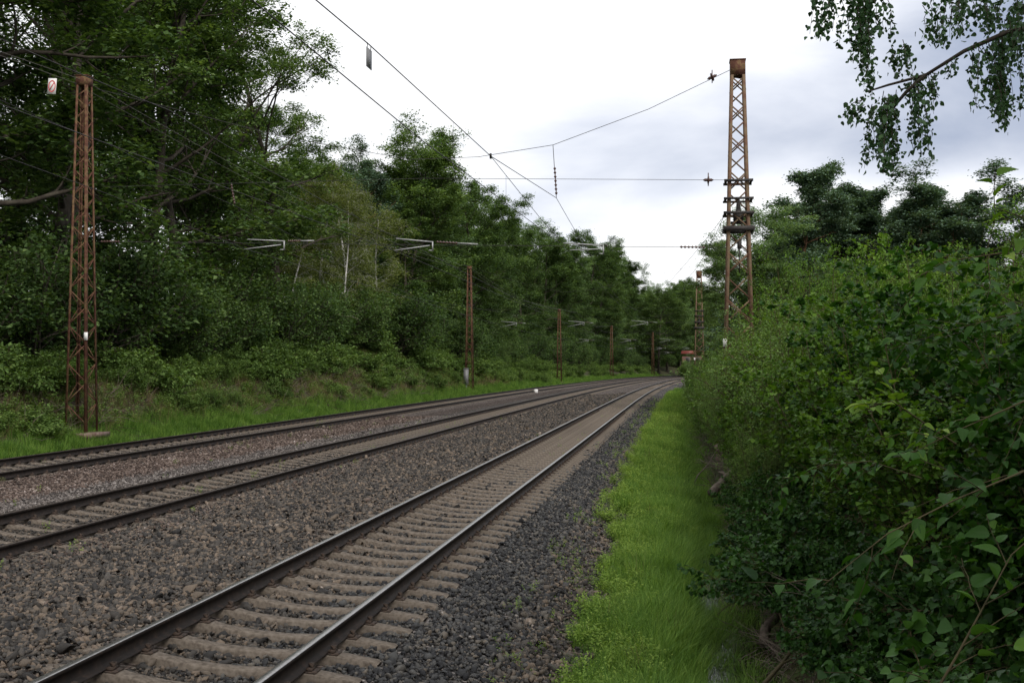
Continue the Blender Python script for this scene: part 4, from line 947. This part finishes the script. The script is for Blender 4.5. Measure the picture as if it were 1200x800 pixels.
litter('bank_brushwood', 'dead twigs between the bushes of the left bank', dtw, [(28, 90, -18.5, -16, 1.2, 1.6)])
wdk = [weed(110+i, m_bramble, .35, 70, .035) for i in range(4)]
plant('bank_weeds', 'small leafy plants on the right ditch bank', wdk, [(6, 30, 5.0, 6.4, 45, 1.), (30, 90, 5.0, 7, 14, 1.4)], cat='weeds')
# stray stones
def rock(label, s, u, r0, m, seed):
    p = stone_proto(m, seed); o = bpy.data.objects.new('loose_stone', p.data); C.objects.link(o); q = P(s, u, float(ground(s, u))+r0*.4+.02); o.location = [float(v) for v in q]; o.scale = (r0*1.3, r0, r0); o.rotation_euler = (.2, .1, seed); tag(o, label, 'stone')
def rock_px(label, px, py, r0, m, seed):
    d = px3(px, py, 1.)-np.array([0, 0, HC]); Y = (-.25-HC)/d[2]; s, u = spot(px, Y); rock(label, s, u, r0, m, seed)
rock_px('large tan stone lying on the ballast right of the middle track', 144, 641, .10, m_conc, 3)
rock_px('brick red stone lying left of the nearest rail', 428, 601, .09, m_st_red, 4)
rock_px('pinkish pale rock beside the farthest track', 378, 502, .16, m_conc, 5)

# ------------------------------------------------------------------ foreground sprays
def spray(label, pts, r0, lsz, nleaf, m_l, seed, sub=4, droop=.4, name='leafy_branch', spacing=None, m_w=None, cat='branch', parent=None, wid=.68, sub_len=.35):
    r = np.random.default_rng(seed); pts = np.array(pts, float); k = len(pts)
    t = thing(name, label, cat, pts[0]) if parent is None else parent
    inv = -np.array(t.location); ch = pts[None]+inv
    pl = Plant(); pl.tubes(ch, taper(np.array([r0]), k, .3), 6)
    Ltot = np.linalg.norm(np.diff(pts, axis=0), axis=1).sum()
    p, d, l2, r2, _ = children_of(ch, np.array([Ltot]), np.array([r0]), sub, .15, 1., (.4, 1.), sub_len, r, .6); c2 = grow(p, d, l2, 6, .12, -droop, r); pl.tubes(c2, taper(np.maximum(r2, .0018), 6, .4), 4)
    pl.wood('twigs', m_w or m_twig, t)
    allc = [(ch, max(4, nleaf//2)), (c2, nleaf)]
    C_, A_ = [], []
    for c, n in allc:
        i = np.repeat(np.arange(len(c)), n); tl = np.tile((np.arange(n)+.5)/n, len(c))+r.normal(0, .02, len(i)); q, dd = sample(c[i], np.clip(tl, .08, .999))
        side = norm(np.cross(dd, [0, 0, 1.]))*np.where(np.tile(np.arange(n), len(c)) % 2, 1, -1)[:, None]
        C_.append(q); A_.append(side*1.0+dd*.7+np.array([0, 0, -.45])*droop+r.normal(0, .25, q.shape))
    c = np.concatenate(C_); ax = norm(np.concatenate(A_)); n = len(c); nm = r.normal(0, .35, (n, 3)); nm[:, 2] += 1
    V, F, rep = big_leaf(c+ax*lsz*.12, ax, nm, lsz*r.uniform(.55, 1.15, n), wid, r)
    mesh('leaves', V, F, m_l, t, tone=np.tile(np.clip(r.normal(.45, .22, n), 0, 1), rep))
    return t
def L3(*a): return [px3(x, y, Y) for x, y, Y in a]
spray('long leafy twig reaching in across the lower right, big toothed leaves', L3((1290, 520, 3.2), (1200, 552, 3.1), (1120, 585, 3.0), (1040, 625, 2.95), (965, 685, 2.9)), .0035, .062, 4, m_hazel, 1, sub=7, droop=.3)
spray('twig with pointed leaves rising from the lower right corner', L3((1085, 830, 2.6), (1120, 770, 2.6), (1150, 715, 2.65), (1185, 650, 2.7), (1230, 610, 2.8)), .0035, .06, 4, m_hazel, 2, sub=7, droop=.1)
spray('leafy twig at the right edge above the middle, broad round leaves', L3((1300, 305, 4.2), (1230, 298, 4.1), (1170, 297, 4.), (1110, 306, 3.9), (1075, 325, 3.9)), .004, .062, 7, m_hazel, 3, sub=6, droop=.35)
spray('twig tip with bright pointed leaves at the upper right edge', L3((1290, 275, 3.6), (1240, 262, 3.5), (1200, 255, 3.4), (1165, 243, 3.4)), .0035, .06, 5, m_young, 4, sub=3, droop=.4)
spray('bright yellow green shoot in the middle of the right bushes', L3((1120, 520, 4.2), (1075, 490, 4.0), (1045, 470, 3.9), (1010, 478, 3.9)), .0035, .06, 5, m_young, 5, sub=5, droop=.1)
spray('leafy twig in the middle right with rust brown stem', L3((1290, 430, 3.7), (1200, 470, 3.6), (1120, 505, 3.6), (1050, 540, 3.6)), .0035, .055, 6, m_hazel, 6, sub=8, droop=.3)
spray('dark leafy branch under the round leaved twig on the right', L3((1290, 350, 4.3), (1200, 365, 4.2), (1120, 385, 4.2), (1040, 410, 4.2)), .003, .055, 6, m_hazel, 9, sub=9, droop=.35)
spray('dull green leafy branch left of the bright shoot', L3((1080, 560, 4.6), (1020, 540, 4.6), (960, 545, 4.6), (915, 570, 4.6)), .003, .05, 6, m_hazel, 10, sub=8, droop=.3)
# birch overhanging from the right
tb = thing('birch_tree', 'overhanging birch twigs with small leaves at the top right', 'tree', (6.6, 7.5, .2))
inv = -np.array(tb.location)
pl = Plant(); r = np.random.default_rng(77)
tk = np.array([[(0, 0, -.3), (.1, 0, 3), (.0, .1, 6), (.2, 0, 9), (.1, 0, 12)]], float); pl.tubes(tk, taper(np.array([.16]), 5, .4), 9)
pl.wood('trunk', m_birch, tb)
limbs = [L3((1330, 10, 7.2), (1240, 28, 7.2), (1180, 38, 7.2), (1130, 60, 7.3), (1085, 88, 7.4), (1040, 100, 7.5), (1015, 108, 7.5)),
         L3((1330, -90, 7.2), (1250, -80, 7.1), (1180, -70, 7.1), (1100, -50, 7.1), (1040, -45, 7.2), (990, -35, 7.3), (960, -20, 7.3)),
         L3((1330, -40, 6.8), (1270, -30, 6.8), (1220, -20, 6.9), (1180, -12, 6.9), (1140, -5, 7.), (1110, -10, 7.), (1080, -20, 7.)),
         L3((1085, 88, 7.4), (1075, 96, 7.4), (1062, 108, 7.4), (1050, 122, 7.5), (1042, 135, 7.5), (1036, 142, 7.5), (1030, 150, 7.5))]
pl = Plant(); allc = []; ends = []
for k, lb in enumerate(limbs):
    a = np.array(lb)[None]+inv
    pl.tubes(a, taper(np.array([.022 if k == 0 else .016]), 7, .25), 6)
# hanging twigs: start px, length px
tw = []
def hang(x, y, ln, Y=7.4, dx=0, n=1, sp=8):
    for j in range(int(n*1.25)): tw.append((x+r.uniform(-sp, sp), y+r.uniform(-6, 6), ln*r.uniform(.75, 1.1), Y+r.uniform(-.35, .35), dx+r.uniform(-12, 12)))
hang(970, -20, 70, dx=-10, n=6, sp=14); hang(1000, -20, 95, n=7, sp=14); hang(1012, -10, 120, n=4, sp=8); hang(1028, 0, 55, n=4, sp=10); hang(1055, 50, 40, n=5, sp=14)
hang(1068, 92, 90, n=6, sp=8, dx=6); hang(1042, 108, 90, n=7, sp=10); hang(1030, 125, 70, n=5, sp=8); hang(1095, 90, 40, n=3, sp=8); hang(1020, 118, 25, n=4, sp=8, dx=-14)
hang(1110, 70, 15, n=3, sp=10); hang(1140, 55, 75, n=4, sp=12, dx=10); hang(1165, 45, 105, n=5, sp=10, dx=12); hang(1180, 38, 95, n=5, sp=12, dx=6); hang(1195, 20, 45, n=6, sp=16)
hang(1100, 10, 45, n=6, sp=20); hang(1135, 5, 40, n=7, sp=22); hang(1170, 0, 30, n=9, sp=25); hang(1205, -10, 60, n=7, sp=18); hang(1120, -20, 40, n=6, sp=25)
ch = []
for (x, y, ln, Y, dx) in tw:
    a = px3(x, y, Y); q = [a]
    for j in range(1, 6): t_ = j/5; q.append(px3(x+dx*math.sqrt(t_)+r.normal(0, 1.5), y+ln*t_, Y))
    ch.append(q)
ch = np.array(ch)+inv; pl.tubes(ch, taper(np.full(len(ch), .0028), 6, .4), 4); pl.wood('branches', m_bark, tb)
n = 34; lens = np.linalg.norm(ch[:, -1]-ch[:, 0], axis=1); cnts = np.maximum(8, (lens*105).astype(int)); i = np.repeat(np.arange(len(ch)), cnts)
q, dd = sample(ch[i], r.uniform(.02, 1., len(i))); q = q+r.normal(0, .020, q.shape); ax = norm(r.normal(0, .6, q.shape)+np.array([0, 0, -.8])); nm = r.normal(size=q.shape)
V, F, rep = leaf_geo(q, ax, nm, .034*r.uniform(.6, 1.25, len(q)), .42, .15, 'ovate')
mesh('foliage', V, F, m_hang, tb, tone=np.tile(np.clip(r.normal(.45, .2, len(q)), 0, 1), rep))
# prototypes nobody placed would stay at the origin: remove
for pr in (OAK1, OAK2, OAK3, LOOSE, PALE, BIRCH, PINE, PINE2, UNDER, S1, S2, S3, HZ, HZ2, BR, YB, SW):
    if pr.name not in protos_used:
        for c in list(pr.children): bpy.data.objects.remove(c)
        bpy.data.objects.remove(pr)
